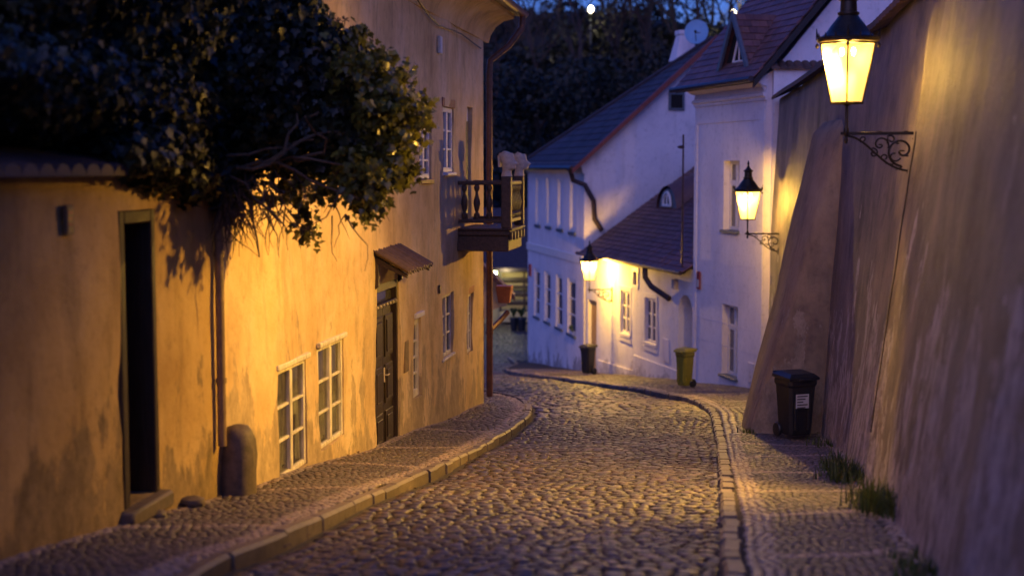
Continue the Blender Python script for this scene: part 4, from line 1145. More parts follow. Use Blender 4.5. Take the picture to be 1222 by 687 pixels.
# triangular dormer
dxm = H2.hit(873, 60, -.15)[0]; dzb = zc_+.30; dzt = H2.hit(873, 22, .15)[1]
hw = .72; y0d = -.02
m = MB()
m.add([(dxm-hw, y0d, dzb), (dxm+hw, y0d, dzb), (dxm, y0d, dzt), (dxm, y0d+(dzt-dzb)/1.15+.15, dzt), (dxm-hw, y0d+.2, dzb), (dxm+hw, y0d+.2, dzb)], [(0, 2, 3, 4), (1, 5, 3, 2)])
DR = m.build('dormer', M['tile'], h2)
for s_ in (-1, 1):
    ex_ = Vector((0, 1, 0)); es_ = Vector((-s_*hw, 0, dzt-dzb)); Ld = (dzt-dzb)/1.15+.1
    tile_roof('dormer_roof', DR, M['tile'], (dxm+s_*(hw+.03), y0d-.12, dzb-.03), ex_, es_, Ld, es_.length+.05, .18, .17, clip=lambda a, s, Ld=Ld, el=es_.length: a > .35+(s/el)*Ld)
m = MB()
for s_ in (-1, 1):
    m.add([(dxm+s_*(hw+.08), y0d-.14, dzb-.03), (dxm+s_*(hw-.05), y0d-.14, dzb-.03), (dxm, y0d-.14, dzt-.10), (dxm, y0d-.14, dzt+.08), (dxm+s_*(hw+.08), y0d-.08, dzb-.03), (dxm+s_*(hw-.05), y0d-.08, dzb-.03), (dxm, y0d-.08, dzt-.10), (dxm, y0d-.08, dzt+.08)], [(0, 1, 2, 3), (4, 5, 6, 7), (0, 1, 5, 4), (1, 2, 6, 5), (3, 0, 4, 7)])
m.build('bargeboard', M['lead'], DR)
m = MB(); m.add([(dxm-hw+.03, y0d+.02, dzb), (dxm+hw-.03, y0d+.02, dzb), (dxm, y0d+.02, dzt-.03)], [(0, 1, 2)]); m.build('black_dormer_sheet', M['black'], DR)  # flat black triangle, the recess's shade put into its colour
m = MB(); hz2 = dzt-dzb
for s_ in (-1, 1): m.tube([(dxm+.1+s_*.30, y0d-.0, dzb+.12), (dxm+.1, y0d-.0, dzb+hz2*.62)], .03, 4)
m.tube([(dxm+.1, y0d-.0, dzb+.12), (dxm+.1, y0d-.0, dzb+hz2*.62)], .02, 4); m.tube([(dxm-.2, y0d-.0, dzb+.12), (dxm+.4, y0d-.0, dzb+.12)], .03, 4)
m.build('dormer_window', M['trimwhite'], DR)
# street sign plaques on the facade edge
x_, z_ = H2.hit(834, 334); pz = MB().bbox(x_-.02, x_+.16, -.05, -.025, z_-.20, z_+.20, .005).build('red_plaque', M['red'], h2)
MB().box(x_+.01, x_+.13, -.053, -.051, z_-.15, z_+.02).build('plaque_field', M['label'], pz)
x_, z_ = H2.hit(899, 445); MB().bbox(x_-.2, x_+.12, -.035, -.0, z_-.2, z_+.2, .005).build('meter_cover', M['lilac4'], h2)

# ---- H3 low white cottage with arch
D3 = 12.49/(.26+(700-611)/1700.); H3 = Fr((700-611)/1700.*D3, D3, .26, -1.0)
L3 = (Vector((H2.o.x, H2.o.y))-Vector((H3.o.x, H3.o.y))).length
h3 = empty('white_cottage', H3.o, H3.a, 'low white cottage with red tiled roof and arched doorway under the far lantern', 'house')
e3 = (H3.hit(704, 296)[1]+H3.hit(820, 324)[1])/2
print('H3', H3.o, L3, 'eaves', H3.hit(704, 296)[1], H3.hit(820, 324)[1])
zb_ = -.4
holes = []; w3 = {}
for nm, q, dep in (('door', (701.5, 711.5, 358, 443), .25), ('a', (741, 752, 347, 398), .12), ('b', (770, 783, 356, 409), .12), ('n', (756, 760.5, 324, 340), .10), ('arch', (809, 827, 352, 461), .55)):
    r_ = H3.rect(*q); w3[nm] = r_
x0, x1, z0_, z1_ = w3['door']; w3['door'] = (x0, x1, H3.gz((x0+x1)/2)+.05, z1_)
x0, x1, z0_, z1_ = w3['arch']; w3['arch'] = (x0, min(x1, L3-.05), H3.gz((x0+x1)/2)+.02, z1_)
for nm, dep in (('door', .25), ('a', .12), ('b', .12), ('n', .10), ('arch', .55)): holes.append((*w3[nm], dep))
W3d = 6.5
wall_mesh('plaster_wall', h3, M['white3'], 0, L3, lambda x: min(0, H3.gz(L3))-.4, e3, holes, .015, .15, seed=8,
          rest=[[(0, 0, -1), (0, W3d, -1), (0, W3d, e3), (0, 0, e3)], [(0, W3d, -1), (L3, W3d, -1), (L3, W3d, e3), (0, W3d, e3)], [(0, 0, e3), (L3, 0, e3), (L3, W3d, e3), (0, W3d, e3)]])
for nm in ('a', 'b'):
    x0, x1, z0_, z1_ = w3[nm]
    wf = window(h3, x0+.005, x1-.005, z0_+.005, z1_-.005, .03, 2, 3, .06, .035, wood='trimwhite', glass='glassfar', sill=(.03, .10, 'trimwhite'), leaf=True, label='white cottage window nearer the lantern' if nm == 'a' else 'white cottage window nearer the arch')
    m = MB(); o_ = .11
    m.bbox(x0-o_, x0-.0, -.02, .01, z0_-.02, z1_+.0, .005); m.bbox(x1+.0, x1+o_, -.02, .01, z0_-.02, z1_+.0, .005); m.bbox(x0-o_, x1+o_, -.02, .01, z1_, z1_+.12, .005); m.bbox(x0-o_, x1+o_, -.02, .01, z0_-.22, z0_-.105, .005)
    m.build('surround', M['trimwhite'], wf)
x0, x1, z0_, z1_ = w3['door']; m = MB(); m.bbox(x0+.005, x1-.005, .10, .16, z0_, z1_-.01, .006)
for k in range(1, 4): m.box(x0+(x1-x0)*k/4-.008, x0+(x1-x0)*k/4+.008, .094, .101, z0_+.05, z1_-.06)
m.build('door', M['doorwood'], h3)
x0, x1, z0_, z1_ = w3['n']; MB().box(x0+.01, x1-.01, .06, .08, z0_+.01, z1_-.01).build('niche_plaque', M['doorwood'], h3)
m = MB(); m.bbox(x0-.1, x0, -.02, .01, z0_-.1, z1_+.1, .004); m.bbox(x1, x1+.1, -.02, .01, z0_-.1, z1_+.1, .004); m.bbox(x0-.0, x1+.0, -.02, .01, z1_, z1_+.1, .004); m.bbox(x0-.0, x1+.0, -.02, .01, z0_-.1, z0_, .004); m.build('niche_surround', M['trimwhite'], h3)
# arch: spandrels close the square opening to a round head, with a small room door behind
x0, x1, z0_, z1_ = w3['arch']; r_ = (x1-x0)/2; xm = (x0+x1)/2
for s_ in (-1, 1):
    pp = [(xm+s_*r_, z1_-r_*1.0), (xm+s_*r_, z1_), (xm, z1_)]+[(xm+s_*r_*math.sin(PI/2*k/8), z1_-r_*1.0+r_*1.0*math.cos(PI/2*k/8)) for k in range(1, 9)]
    MB().poly(pp, .50, 'y', .001).build('arch_spandrel', M['white3'], h3)
MB().bbox(x0+.02, x1-.02, .45, .52, z0_, z1_-.05, .005).build('arch_door', M['lilac4'], h3)
# plinth step lines following the slope
m = MB()
for (a, b_) in (((714, 429), (757, 442)), ((757, 423), (808, 442))):
    p, q = H3.hit(*a), H3.hit(*b_)
    zl_ = H3.gz(p[0])-.35; m.add([(p[0], -.035, zl_), (q[0], -.035, zl_-.5), (q[0], -.035, q[1]), (p[0], -.035, p[1]), (p[0], 0.012, zl_), (q[0], 0.012, zl_-.5), (q[0], 0.012, q[1]), (p[0], 0.012, p[1])], [(0, 1, 2, 3), (3, 2, 6, 7), (0, 3, 7, 4), (1, 5, 6, 2)])
m.build('plinth', M['white3'], h3)
x_, z_ = H3.hit(795, 418); MB().bbox(x_-.2, x_+.2, -.02, .0, z_-.28, z_+.28, .006).build('meter_cover', M['lilac4'], h3)
x_, z_ = H3.hit(808, 338); MB().bbox(x_-.07, x_+.07, -.12, .0, z_-.12, z_+.1, .01).build('wall_lamp_box', M['sand'], h3)
slp = .70; s3 = Vector((0, 1, slp)).normalized(); Ls3 = 3.9*math.hypot(1, slp)
eo = (.16, -.26, e3-.07)
dmx = H3.hit(797, 245, 1.9)[0]
tile_roof('roof', h3, M['tile'], eo, (1, 0, 0), s3, L3-.18, Ls3, .2, .17, jig=.008)
m = MB(); m.add([(.18, -.25, e3-.10), (L3-.02, -.25, e3-.10), (L3-.02, 3.6, e3-.10+3.85*slp), (.18, 3.6, e3-.10+3.85*slp), (L3-.02, 6.9, e3-.1), (.18, 6.9, e3-.1)], [(0, 1, 2, 3), (3, 2, 4, 5)]); m.add([(.18, -.25, e3-.10), (.18, 3.6, e3-.10+3.85*slp), (.18, 6.9, e3-.10)], [(0, 1, 2)]); m.build('roof_deck', M['darkwood'], h3)
m = MB(); m.tube([(.14, -.33, e3-.07), (L3, -.33, e3-.07)], .05, 8); m.build('gutter', M['darkpipe'], h3, smooth=True)
p, q = H3.hit(785, 318), H3.hit(801, 338)
m = MB(); m.tube([(p[0]-.0, -.33, e3-.10), (p[0]+.0, -.32, e3-.34), (p[0]+.15, -.22, e3-.55), (q[0], -.05, e3-.78)], .07, 8); m.build('drain_elbow', M['darkpipe'], h3, smooth=True)
# eyebrow dormer with round-headed window
dx_, dz_ = H3.hit(797, 246, 1.55)
m = MB(); n = 10; vs = []
for yy in (1.5, 3.4):
    for k in range(n+1):
        a = PI*k/n; hgt = (.62 if yy < 2 else .05); vs.append((dx_-.75*math.cos(a), yy, e3-.08+(yy+.4)*slp-.05+hgt*math.sin(a)))
m.add(vs, [(k, k+1, n+2+k, n+1+k) for k in range(n)]); DM = m.build('eyebrow_dormer', M['tile'], h3, smooth=True)
m = MB(); zz = e3-.08+1.9*slp-.02
m.add([(dx_, 1.56, zz)]+[(dx_-.68*math.cos(PI*k/n), 1.56, zz+.52*math.sin(PI*k/n)) for k in range(n+1)], [(0, k, k+1) for k in range(1, n+1)]); m.build('dormer_front', M['lead'], DM)
m = MB(); m.tube([(dx_-.28*math.cos(PI*k/n), 1.52, zz+.06+.36*math.sin(PI*k/n)) for k in range(n+1)]+[(dx_+.28, 1.52, zz+.06), (dx_-.28, 1.52, zz+.06)], .04, 5); m.tube([(dx_, 1.52, zz+.06), (dx_, 1.52, zz+.42)], .025, 4); m.build('dormer_window', M['trimwhite'], DM)
# lightning rod / mast
t = empty('roof_mast', H3.Mx @ Vector((L3-.35, -.15, e3+.1)), 0, 'thin dark mast with a small cup rising above the cottage roof', 'mast')
mh = H3.hit(823, 166)[1]-e3
MB().tube([(0, 0, -.05), (0, 0, mh)], .022, 6).build('pole', M['darkpipe'], t); MB().lathe([(.01, 0), (.08, .02), (.08, .06), (.01, .08)], 8, (-.05, 0, mh-.32)).build('cup', M['darkpipe'], t)

# lantern 3, hung on the cottage
PX = H3.hit(731, 345); p3 = H3.Mx @ Vector((PX[0], -.02, PX[1]))
nrm3 = H3.Mx.to_3x3() @ Vector((0, -1, 0))
lantern(p3, (nrm3.x, nrm3.y), 'smaller lit lantern over the low white cottage, farthest down the street', .66, .95, 240, None, -.33)

# ---- H4 pale two-storey house with gable
D4 = 40.35; H4X = (697-611)/1700.*D4
D4b = 48.0; X4b = (630-611)/1700.*D4b
H4 = Fr(X4b, D4b, H4X-X4b, D4-D4b)
L4 = math.hypot(H4X-X4b, D4-D4b)
h4 = empty('pale_gabled_house', H4.o, H4.a, 'pale two storey house with dark roof and rows of narrow windows in the distance', 'house')
e4 = .18-H4.o.z; W4 = 7.6
# ridge height from the photo
gx = 3.75; rz4 = e4+3.35
holes = []; w4 = []
for (a, b_, yt, yb) in ((639.5, 645, 212, 268), (652, 658, 213, 270), (665.5, 672, 214, 273), (680, 687, 216, 277)):
    r_ = H4.rect(a, b_, yt, yb); w4.append((r_, 'u')); holes.append((*r_, .10))
for (a, b_, yt, yb) in ((637.5, 644, 321, 378), (650, 657, 324, 384), (663.5, 671, 328, 391), (677.5, 687, 333, 399)):
    r_ = H4.rect(a, b_, yt, yb); w4.append((r_, 'l')); holes.append((*r_, .12))
wall_mesh('plaster_wall', h4, M['lilac4'], 0, L4, lambda x: -.5, e4, holes, .01, .2, seed=2,
          rest=[[(L4, 0, -.5), (L4, W4, -.5), (L4, W4, e4), (L4, W4/2, rz4), (L4, 0, e4)], [(0, 0, -.5), (0, W4, -.5), (0, W4, e4), (0, 0, e4)], [(0, W4, -.5), (L4, W4, -.5), (L4, W4, e4), (0, W4, e4)]])
for (r_, k_) in w4:
    x0, x1, z0_, z1_ = r_
    if k_ == 'u': window(h4, x0+.005, x1-.005, z0_+.005, z1_-.005, .02, 1, 1, .09, .03, wood='trimwhite', glass='lilac4', sill=(.05, .10, 'lead'), name='blind_window')
    else: window(h4, x0+.005, x1-.005, z0_+.005, z1_-.005, .03, 1, 3, .10, .04, wood='trimwhite', glass='glassfar', sill=(.05, .08, 'lead'))
bz = (H4.hit(635, 291)[1]+H4.hit(690, 313)[1])/2
m = MB(); m.bbox(.0, L4+.01, -.05, .0, bz-.12, bz+.12, .01); m.build('string_course', M['trimwhite'], h4)
m = MB(); m.poly([(0, e4-.35), (-.04, e4-.35), (-.10, e4-.15), (-.20, e4-.02), (0, e4-.02)], L4+.02, 'x', 0); m.build('eave_moulding', M['lilac'], h4)
x_, z_ = H4.hit(633, 322); MB().bbox(x_-.1, x_+.2, -.05, .0, z_-.2, z_+.2, .01).build('red_plaque', M['red'], h4)
pt = H4.hit(684, 394); m = MB()
for q in range(12): m.lathe([(.01, -.03), (.04, 0), (.01, .04)], 6, (pt[0]+R.uniform(-.25, .2), -.06, pt[1]+R.uniform(-.05, .14)))
m.build('window_plant', M['grass'], h4)
sp = (rz4-e4)/(W4/2); s4 = Vector((0, 1, sp)).normalized(); Ls4 = math.hypot(W4/2+.35, (W4/2+.35)*sp)
z4 = e4-.35*sp+.12
hipL = L4+.12
tile_roof('roof', h4, M['tiledark'], (-.3, -.35, z4), (1, 0, 0), s4, L4+.5, Ls4, .34, .30, .03, clip=lambda a, s_: a < hipL*s_/Ls4)
tile_roof('roof_back', h4, M['tiledark'], (-.3, W4+.35, z4), (1, 0, 0), (0, -1, sp), L4+.5, Ls4, .4, .4, .03, clip=lambda a, s_: a < hipL*s_/Ls4)
MB().add([(-.3, -.35, z4), (-.3, W4+.35, z4), (hipL-.3, W4/2, z4+(W4/2+.35)*sp)], [(0, 1, 2)]).build('hip_roof', M['tiledark'], h4)
MB().tube([(-.3, -.35, z4+.05), (hipL-.3, W4/2, z4+(W4/2+.35)*sp+.05)], .07, 6).build('hip_ridge', M['tiledark'], h4)
m = MB(); zr = rz4+.12
m.poly([(-.40, z4-.02), (W4/2, zr+.10), (W4+.40, z4-.02), (W4+.40, z4-.16), (W4/2, zr-.10), (-.40, z4-.16)], .10, 'x', L4+.14)
m.build('verge_board', M['verge'], h4)
m = MB(); m.poly([(-.33, z4-.02), (W4/2, zr-.02), (W4+.33, z4-.02), (W4+.33, z4-.08), (W4/2, zr-.10), (-.33, z4-.08)], 1.0, 'x', L4-.86); m.build('roof_deck', M['darkwood'], h4)
m = MB(); m.tube([(-.3, -.42, z4), (L4+.2, -.42, z4)], .06, 8); m.build('gutter', M['darkpipe'], h4, smooth=True)
d_ = [(L4+.12, -.42, z4-.05), (L4-.25, -.38, z4-.2), (L4-.15, -.20, z4-.45)]
G1 = H4.I @ at(680, 210, 40.3); G2 = H4.I @ at(704, 240, 40.0); G3 = H4.I @ at(706, 262, 39.95); G4 = H4.I @ at(711, 276, 39.8)
m = MB(); m.tube([(L4+.02, -.42, z4-.03), (L4-.1, -.30, z4-.35), (L4+.08, .0, G2.z+.45), (L4+.10, .25, G2.z), (L4+.10, .28, G3.z), (L4+.10, .5, G4.z)], .07, 8); m.build('downpipe', M['darkpipe'], h4, smooth=True)
# small loft window in the gable
yy_ = None
o_ = H4.I @ Vector((0, 0, 0)); r0 = Vector(ray(807, 121)); d0 = H4.I.to_3x3() @ r0; kk = (L4-o_.x)/d0.x; hp_ = o_+d0*kk
m = MB(); m.bbox(L4+.0, L4+.05, hp_.y-.24, hp_.y+.24, hp_.z-.26, hp_.z+.26, .01); lw_ = m.build('loft_window', M['lead'], h4)
MB().box(L4+.052, L4+.056, hp_.y-.17, hp_.y+.17, hp_.z-.19, hp_.z+.19).build('pane', M['black'], lw_)
# chimney
r0 = Vector(ray(816, 75)); d0 = H4.I.to_3x3() @ r0; kk = (L4-2.2-o_.x)/d0.x; cp = o_+d0*kk
print('H4', L4, 'gable window', hp_, 'chimney', cp, 'ridge z', rz4)
m = MB(); cy_ = cp.y; zb3 = z4+(cy_+.35)*sp-.3; zt3 = cp.z+.95
m.add([(L4-2.2+sx*w_, cy_+sy*w_, z_) for z_, w_ in ((zb3, .36), (zt3-.5, .27), (zt3-.15, .19), (zt3-.12, .22), (zt3, .22)) for sx, sy in ((-1, -1), (1, -1), (1, 1), (-1, 1))],
      [(i*4+k, i*4+(k+1) % 4, i*4+4+(k+1) % 4, i*4+4+k) for i in range(4) for k in range(4)]+[(16, 17, 18, 19)])
ch = m.build('chimney', M['lilac'], h4)
# satellite dish
t = empty('satellite_dish', H4.Mx @ Vector((L4-1.2, cy_+.35, zb3+.5)), 0, 'round grey satellite dish on the ridge beside the chimney', 'satellite dish')
dc = at(831, 38, (H4.Mx @ Vector((L4-1.2, cy_+.3, 0))).y)-t.location
m = MB(); prof = [(.35*q/6*1.0, -.07*(1-(q/6)**2)) for q in range(7)]; n = 20
Rm = Vector((-.25, -1, .30)).to_track_quat('Z', 'Y').to_matrix()
vs = [Vector(dc)+Rm @ Vector((r*math.cos(2*PI*k/n), r*1.08*math.sin(2*PI*k/n), z)) for r, z in [(max(.004, r), z) for r, z in prof]+[(.35, -.015)]+[(max(.004, r), z-.015) for r, z in reversed(prof[:-1])] for k in range(n)]
k_ = len(vs)//n
m.add(vs, [(i*n+k, i*n+(k+1) % n, (i+1)*n+(k+1) % n, (i+1)*n+k) for i in range(k_-1) for k in range(n)]); m.build('reflector', M['dish'], t, smooth=True)
m = MB(); m.tube([(0, 0, -.5), (0, 0, dc.z-.05), tuple(Vector(dc)+Rm @ Vector((0, 0, -.08)))], .025, 6); m.build('pole', M['darkpipe'], t)
m = MB(); fc = Vector(dc)+Rm @ Vector((0, -.08, .22)); m.tube([Vector(dc)+Rm @ Vector((0, -.28, 0)), fc], .012, 5); m.lathe([(.035, -.04), (.04, .03)], 8, fc); m.build('feed_arm', M['iron'], t)

# ------------------------------------------------------------------ bins
def bin_(loc, rz, body, label, hgt=.85, wd=.46, lidmat='plastic', sticker=False, ajar=0.12):
    t = empty('wheelie_bin', loc, rz, label, 'bin', 'wheeled refuse bins on the right sidewalk')
    m = MB(); w0, w1 = wd*.40, wd*.5
    secs = [(.05, w0*.94), (.08, w0), (hgt*.82, w1*.97), (hgt*.86, w1*1.05), (hgt*.93, w1*1.05)]
    vs = []; 
    for z, w_ in secs:
        c_ = .035
        vs += [(-w_+c_, -w_, z), (w_-c_, -w_, z), (w_, -w_+c_, z), (w_, w_-c_, z), (w_-c_, w_, z), (-w_+c_, w_, z), (-w_, w_-c_, z), (-w_, -w_+c_, z)]
    m.add(vs, [(i*8+k, i*8+(k+1) % 8, i*8+8+(k+1) % 8, i*8+8+k) for i in range(len(secs)-1) for k in range(8)]+[tuple(range(7, -1, -1)), tuple(range(32, 40))])
    for s_ in (-1, 1): m.bbox(s_*w0*.6-.02, s_*w0*.6+.02, -w1*.96, -w0*.9, hgt*.15, hgt*.78, .006)
    m.build('body', M[body], t)
    l = MB(); z0 = hgt*.935; e = w1*1.1
    l.add([(-e, -e, z0), (e, -e, z0), (e, e, z0+.01), (-e, e, z0+.01), (-e, -e, z0+.03), (e, -e, z0+.03), (e*.98, e, z0+.05), (-e*.98, e, z0+.05), (-e*.75, -e*.75, z0+.075), (e*.75, -e*.75, z0+.075), (e*.75, e*.7, z0+.09), (-e*.75, e*.7, z0+.09)],
          [(0, 3, 2, 1), (0, 1, 5, 4), (1, 2, 6, 5), (2, 3, 7, 6), (3, 0, 4, 7), (4, 5, 9, 8), (5, 6, 10, 9), (6, 7, 11, 10), (7, 4, 8, 11), (8, 9, 10, 11)])
    for s_ in (-.5, .5): l.tube([(s_*e-.06, e, z0+.03), (s_*e-.06, e+.05, z0+.06), (s_*e+.06, e+.05, z0+.06), (s_*e+.06, e, z0+.03)], .012, 5)
    l.bbox(-.09, .09, -e-.045, -e+.005, z0+.0, z0+.022, .006)
    ld = l.build('lid', M[lidmat], t); ld.rotation_euler = (0, 0, 0)
    for s_ in (-1, 1):
        wh = MB(); T_ = Matrix.Translation((s_*(w0+.01), w0*.9, .09)) @ Matrix.Rotation(PI/2, 4, 'Y'); wh.T = T_
        wh.lathe([(.03, -.025), (.08, -.022), (.09, -.01), (.09, .01), (.08, .022), (.03, .025)], 14); wh.build('wheel', M['plastic'], t, smooth=True)
    if sticker:
        s_ = MB().box(-.11, .07, -w1*1.0-.008, -w1*1.0-.002, hgt*.50, hgt*.72).build('sticker', M['label'], t)
        q = MB()
        for k in range(5): q.box(-.095, .05-.03*(k % 3), -w1-.0125, -w1-.0085, hgt*.68-k*.035, hgt*.68-k*.035+.014)
        q.build('sticker_print', M['ink'], s_)
    return t
b1 = Vector((at(949, 480, 17.5).x, 17.5, g(17.5)))
bin_(b1, .35, 'plastic', 'black wheeled bin with white sticker standing against the buttress', .79, .385, 'plastic', True)
p = gpt(817, 462); bin_((p[0], p[1], g(p[1])), -.9, 'plastic_y', 'yellow green wheeled bin in front of the arched doorway', .78, .30, 'plastic_y')
p = gpt(703, 446.5); bin_((p[0]-.05, p[1]-.3, g(p[1]-.3)), -.8, 'plastic', 'dark bin below the far lantern beside the ochre door', .76, .31, 'plastic', False)

# road gullies
for (px, py, lb) in ((670, 492, 'iron gully grate in the cobbles by the left kerb bend'), (826, 500, 'iron gully grate in the cobbles beside the right kerb')):
    p = gpt(px, py, -.11); t = empty('gully_grate', (p[0], p[1], g(p[1])-.098), 0, lb, 'drain grate', 'gully grates in the road')
    t.rotation_euler = (-.105, 0, 0)
    m = MB(); m.bbox(-.27, .27, -.2, -.16, -.02, .012, .004); m.bbox(-.27, .27, .16, .2, -.02, .012, .004); m.bbox(-.27, -.23, -.16, .16, -.02, .012, .004); m.bbox(.23, .27, -.16, .16, -.02, .012, .004)
    for k in range(5): m.bbox(-.19+k*.09, -.165+k*.09, -.16, .16, -.01, .01, .003)
    m.build('grating', M['iron'], t); MB().box(-.23, .23, -.16, .16, -.03, -.012).build('black_shaft_sheet', M['black'], t)  # thin black slab under the bars imitates the darkness below

# ------------------------------------------------------------------ weeds along the right wall
def tuft(px, py, n, hgt, wid, lb):
    p = gpt(px, py); x = min(p[0], RW(p[1])-.06); t = empty('weed_clump', (x, p[1], g(p[1])-.02), 0, lb, 'weed', 'weeds at the foot of the high wall')
    V_, Q_, C_ = [], [], []
    for k in range(n):
        bx, by = NR.normal(0, wid*.35), NR.normal(0, wid); bx = min(bx, .06)
        a = R.uniform(0, 2*PI); L = hgt*R.uniform(.4, 1.1); ln = R.uniform(.1, .7); w_ = R.uniform(.004, .011); i0 = len(V_)
        for q in range(4):
            s_ = q/3; z = L*(s_-.25*ln*s_*s_); o_ = ln*L*s_*s_; ww = w_*(1-s_*.85)
            cx_ = bx+math.cos(a)*o_; cy_2 = by+math.sin(a)*o_
            V_ += [(cx_-math.sin(a)*ww, cy_2+math.cos(a)*ww, z), (cx_+math.sin(a)*ww, cy_2-math.cos(a)*ww, z)]
        for q in range(3): Q_.append((i0+2*q, i0+2*q+1, i0+2*q+3, i0+2*q+2))
        s_ = R.uniform(.5, 1.4); C_ += [(s_*R.uniform(.9, 1.3), s_, s_*.8)]*8
    npmesh('blades', np.array(V_), [np.array(Q_)], M['grass'], t, False, np.array(C_))
tuft(1013, 568, 420, .19, .30, 'tall weed clump halfway along the wall, beyond the leafiest one')
tuft(1056, 612, 520, .23, .26, 'leafiest weed clump at the wall foot below the near lantern')
tuft(1112, 680, 130, .10, .20, 'low weed clump at the wall foot nearest the viewer')
tuft(984, 530, 70, .10, .25, 'short weeds beside the black bin')
tuft(893, 516, 60, .10, .12, 'short weeds at the outer foot of the buttress')

# ------------------------------------------------------------------ beyond the ochre house: yellow arch wall, far lit house
A = Fr(-4.4, 31.0, 1, .0)
t = empty('arch_wall', A.o, 0, 'yellow garden arch with sloping tiled roof beyond the house corner', 'wall')
za = at(600, 350, 31).z-A.o.z; zr_ = at(577, 312, 31).z-A.o.z
xr = at(605, 350, 31).x+4.4; xl_ = xr-.55
xp = at(576, 385, 31).x+4.4; zq0 = at(576, 392, 31).z-A.o.z; zq1 = za-.28
pp = [(0, -.3), (xp, -.3), (xp, zq0)]
for k in range(1, 12): pp.append((xr-(xr-xp)*math.cos(PI/2*k/12), zq0+(zq1-zq0)*math.sin(PI/2*k/12)))
pp += [(xr, zq1), (xr, za-.05), (xr-.6, zr_-.05), (0, zr_+1.6)]
MB().poly(pp, .35, 'y', 0).build('plaster_face', M['ochre'], t)
m = MB(); sl_ = (zr_-za)/.6
m.add([(xr+.18, -.25, za-.16), (xr+.18, .6, za-.16), (xr-2.2, .6, za-.12+2.2*sl_*.9), (xr-2.2, -.25, za-.12+2.2*sl_*.9), (xr+.18, -.25, za-.04), (xr+.18, .6, za-.04), (xr-2.2, .6, za+2.2*sl_*.9), (xr-2.2, -.25, za+2.2*sl_*.9)], [(0, 1, 2, 3), (4, 5, 6, 7), (0, 1, 5, 4), (1, 2, 6, 5), (2, 3, 7, 6), (3, 0, 4, 7)])
m.build('tiled_roof', M['tile'], t)

FD = 63.0
fx0, fx1 = at(560, 340, FD).x, at(690, 340, FD).x
t = empty('far_house', (fx0, FD, g(FD)), 0, 'distant cream house with dark roof, porch light and slatted gallery in the gap', 'house')
hh = at(600, 320, FD).z-g(FD)
MB().box(0, fx1-fx0, 0, 5, -.2, hh).build('plaster_wall', M['cream'], t)
m = MB(); m.poly([(-1.2, hh-.05), (-1.2, hh+.1), (2.5, hh+2.6), (6, hh+.1), (6, hh-.05)], fx1-fx0+2, 'x', -1); m.build('roof', M['tiledark'], t)
m = MB(); xg0 = at(596, 340, FD).x-fx0; xg1 = xg0+2.2
for k in range(5): z_ = .75+k*.36; m.box(xg0, xg1, -.35, -.30, z_, z_+.15)
for xx in (xg0, xg0+1.05, xg1): m.box(xx, xx+.1, -.36, -.29, .2, hh)
m.build('slatted_gallery', M['darkwood'], t)
m = MB(); m.bbox(xg0, xg1, -.5, -.06, .0, .45, .02); m.build('bench_wall', M['cream'], t)
pb = at(590, 325, FD-1.0); lbm = MB(); lbm.lathe([(.02, -.12), (.10, -.08), (.12, 0), (.10, .08), (.02, .12)], 10, pb-t.location); lbm.build('porch_light', M['bulb_green'], t, smooth=True)
li = bpy.data.lights.new('porch_glow', 'POINT'); li.energy = 22; li.color = (1, .85, .4); li.shadow_soft_size = .15
lo = bpy.data.objects.new('porch_glow', li); col.objects.link(lo); lo.parent = t; lo.location = pb-t.location+Vector((.5, -.35, -.05))
# dark planters in the far street
for k, (px, py, s_) in enumerate(((613, 386, .20), (622, 389, .26))):
    p = gpt(px, py, -.1); lb = ('smaller dark flowerpot in the far street, left one of two', 'larger dark flowerpot in the far street next to the pale house')[k]
    t = empty('flowerpot', (p[0], min(p[1], 60), g(60)-.1), 0, lb, 'flowerpot', 'dark flowerpots in the far street')
    MB().lathe([(s_*.6, 0), (s_*.8, .5), (s_*.9, .52), (s_*.85, .6)], 10).build('pot', M['plastic'], t, smooth=True)
    m = MB()
    for q in range(18):
        a = R.uniform(0, 2*PI); m.tube([(0, 0, .58), (s_*.4*math.cos(a), s_*.4*math.sin(a), .8+R.uniform(0, .2)), (s_*.9*math.cos(a), s_*.9*math.sin(a), .75+R.uniform(0, .3))], [.01, .04, .005], 4)
    m.build('plant', M['grass'], t)

# ------------------------------------------------------------------ hillside trees, undergrowth, park lamps
def bare_tree(h, seed, depth=5):
    rr = random.Random(seed); tr = MB(); br = MB()
    def grow(p, d, L, r, lv):
        n_ = 4; pts_ = [p.copy()]; q = p.copy(); dd_ = d.copy(); rs = [r]
        for k in range(n_):
            dd_ = (dd_+Vector((rr.gauss(0, .10), rr.gauss(0, .10), rr.gauss(.03, .06)))).normalized(); q = q+dd_*L/n_; pts_.append(q.copy()); rs.append(r*(1-.4*(k+1)/n_))
        (tr if lv == 0 else br).tube(pts_, rs, 6 if lv == 0 else (4 if lv < 3 else 3))
        if lv < depth:
            for _ in range(3 if lv else 7):
                i = rr.randrange(1, n_+1); a = rr.uniform(0, 2*PI); sp_ = rr.uniform(.45, .95)
                side = Vector((math.cos(a), math.sin(a), 0)); nd = (dd_*math.cos(sp_)+side*math.sin(sp_)+Vector((0, 0, .15))).normalized()
                grow(pts_[i], nd, L*rr.uniform(.55, .75), rs[i]*.6, lv+1)
    grow(Vector((0, 0, -.5)), Vector((rr.gauss(0, .05), rr.gauss(0, .05), 1)).normalized(), h*.42, h*.014, 0)
    return tr, br
protos = []
for i in range(4):
    tr, br = bare_tree(11+i, 40+i)
    e = empty('bare_tree', (0, 0, 0), 0, None, 'tree', 'bare trees on the hilltop')
    tr.build('trunk', M['bark'], e); br.build('branches', M['bark'], e); protos.append(e)
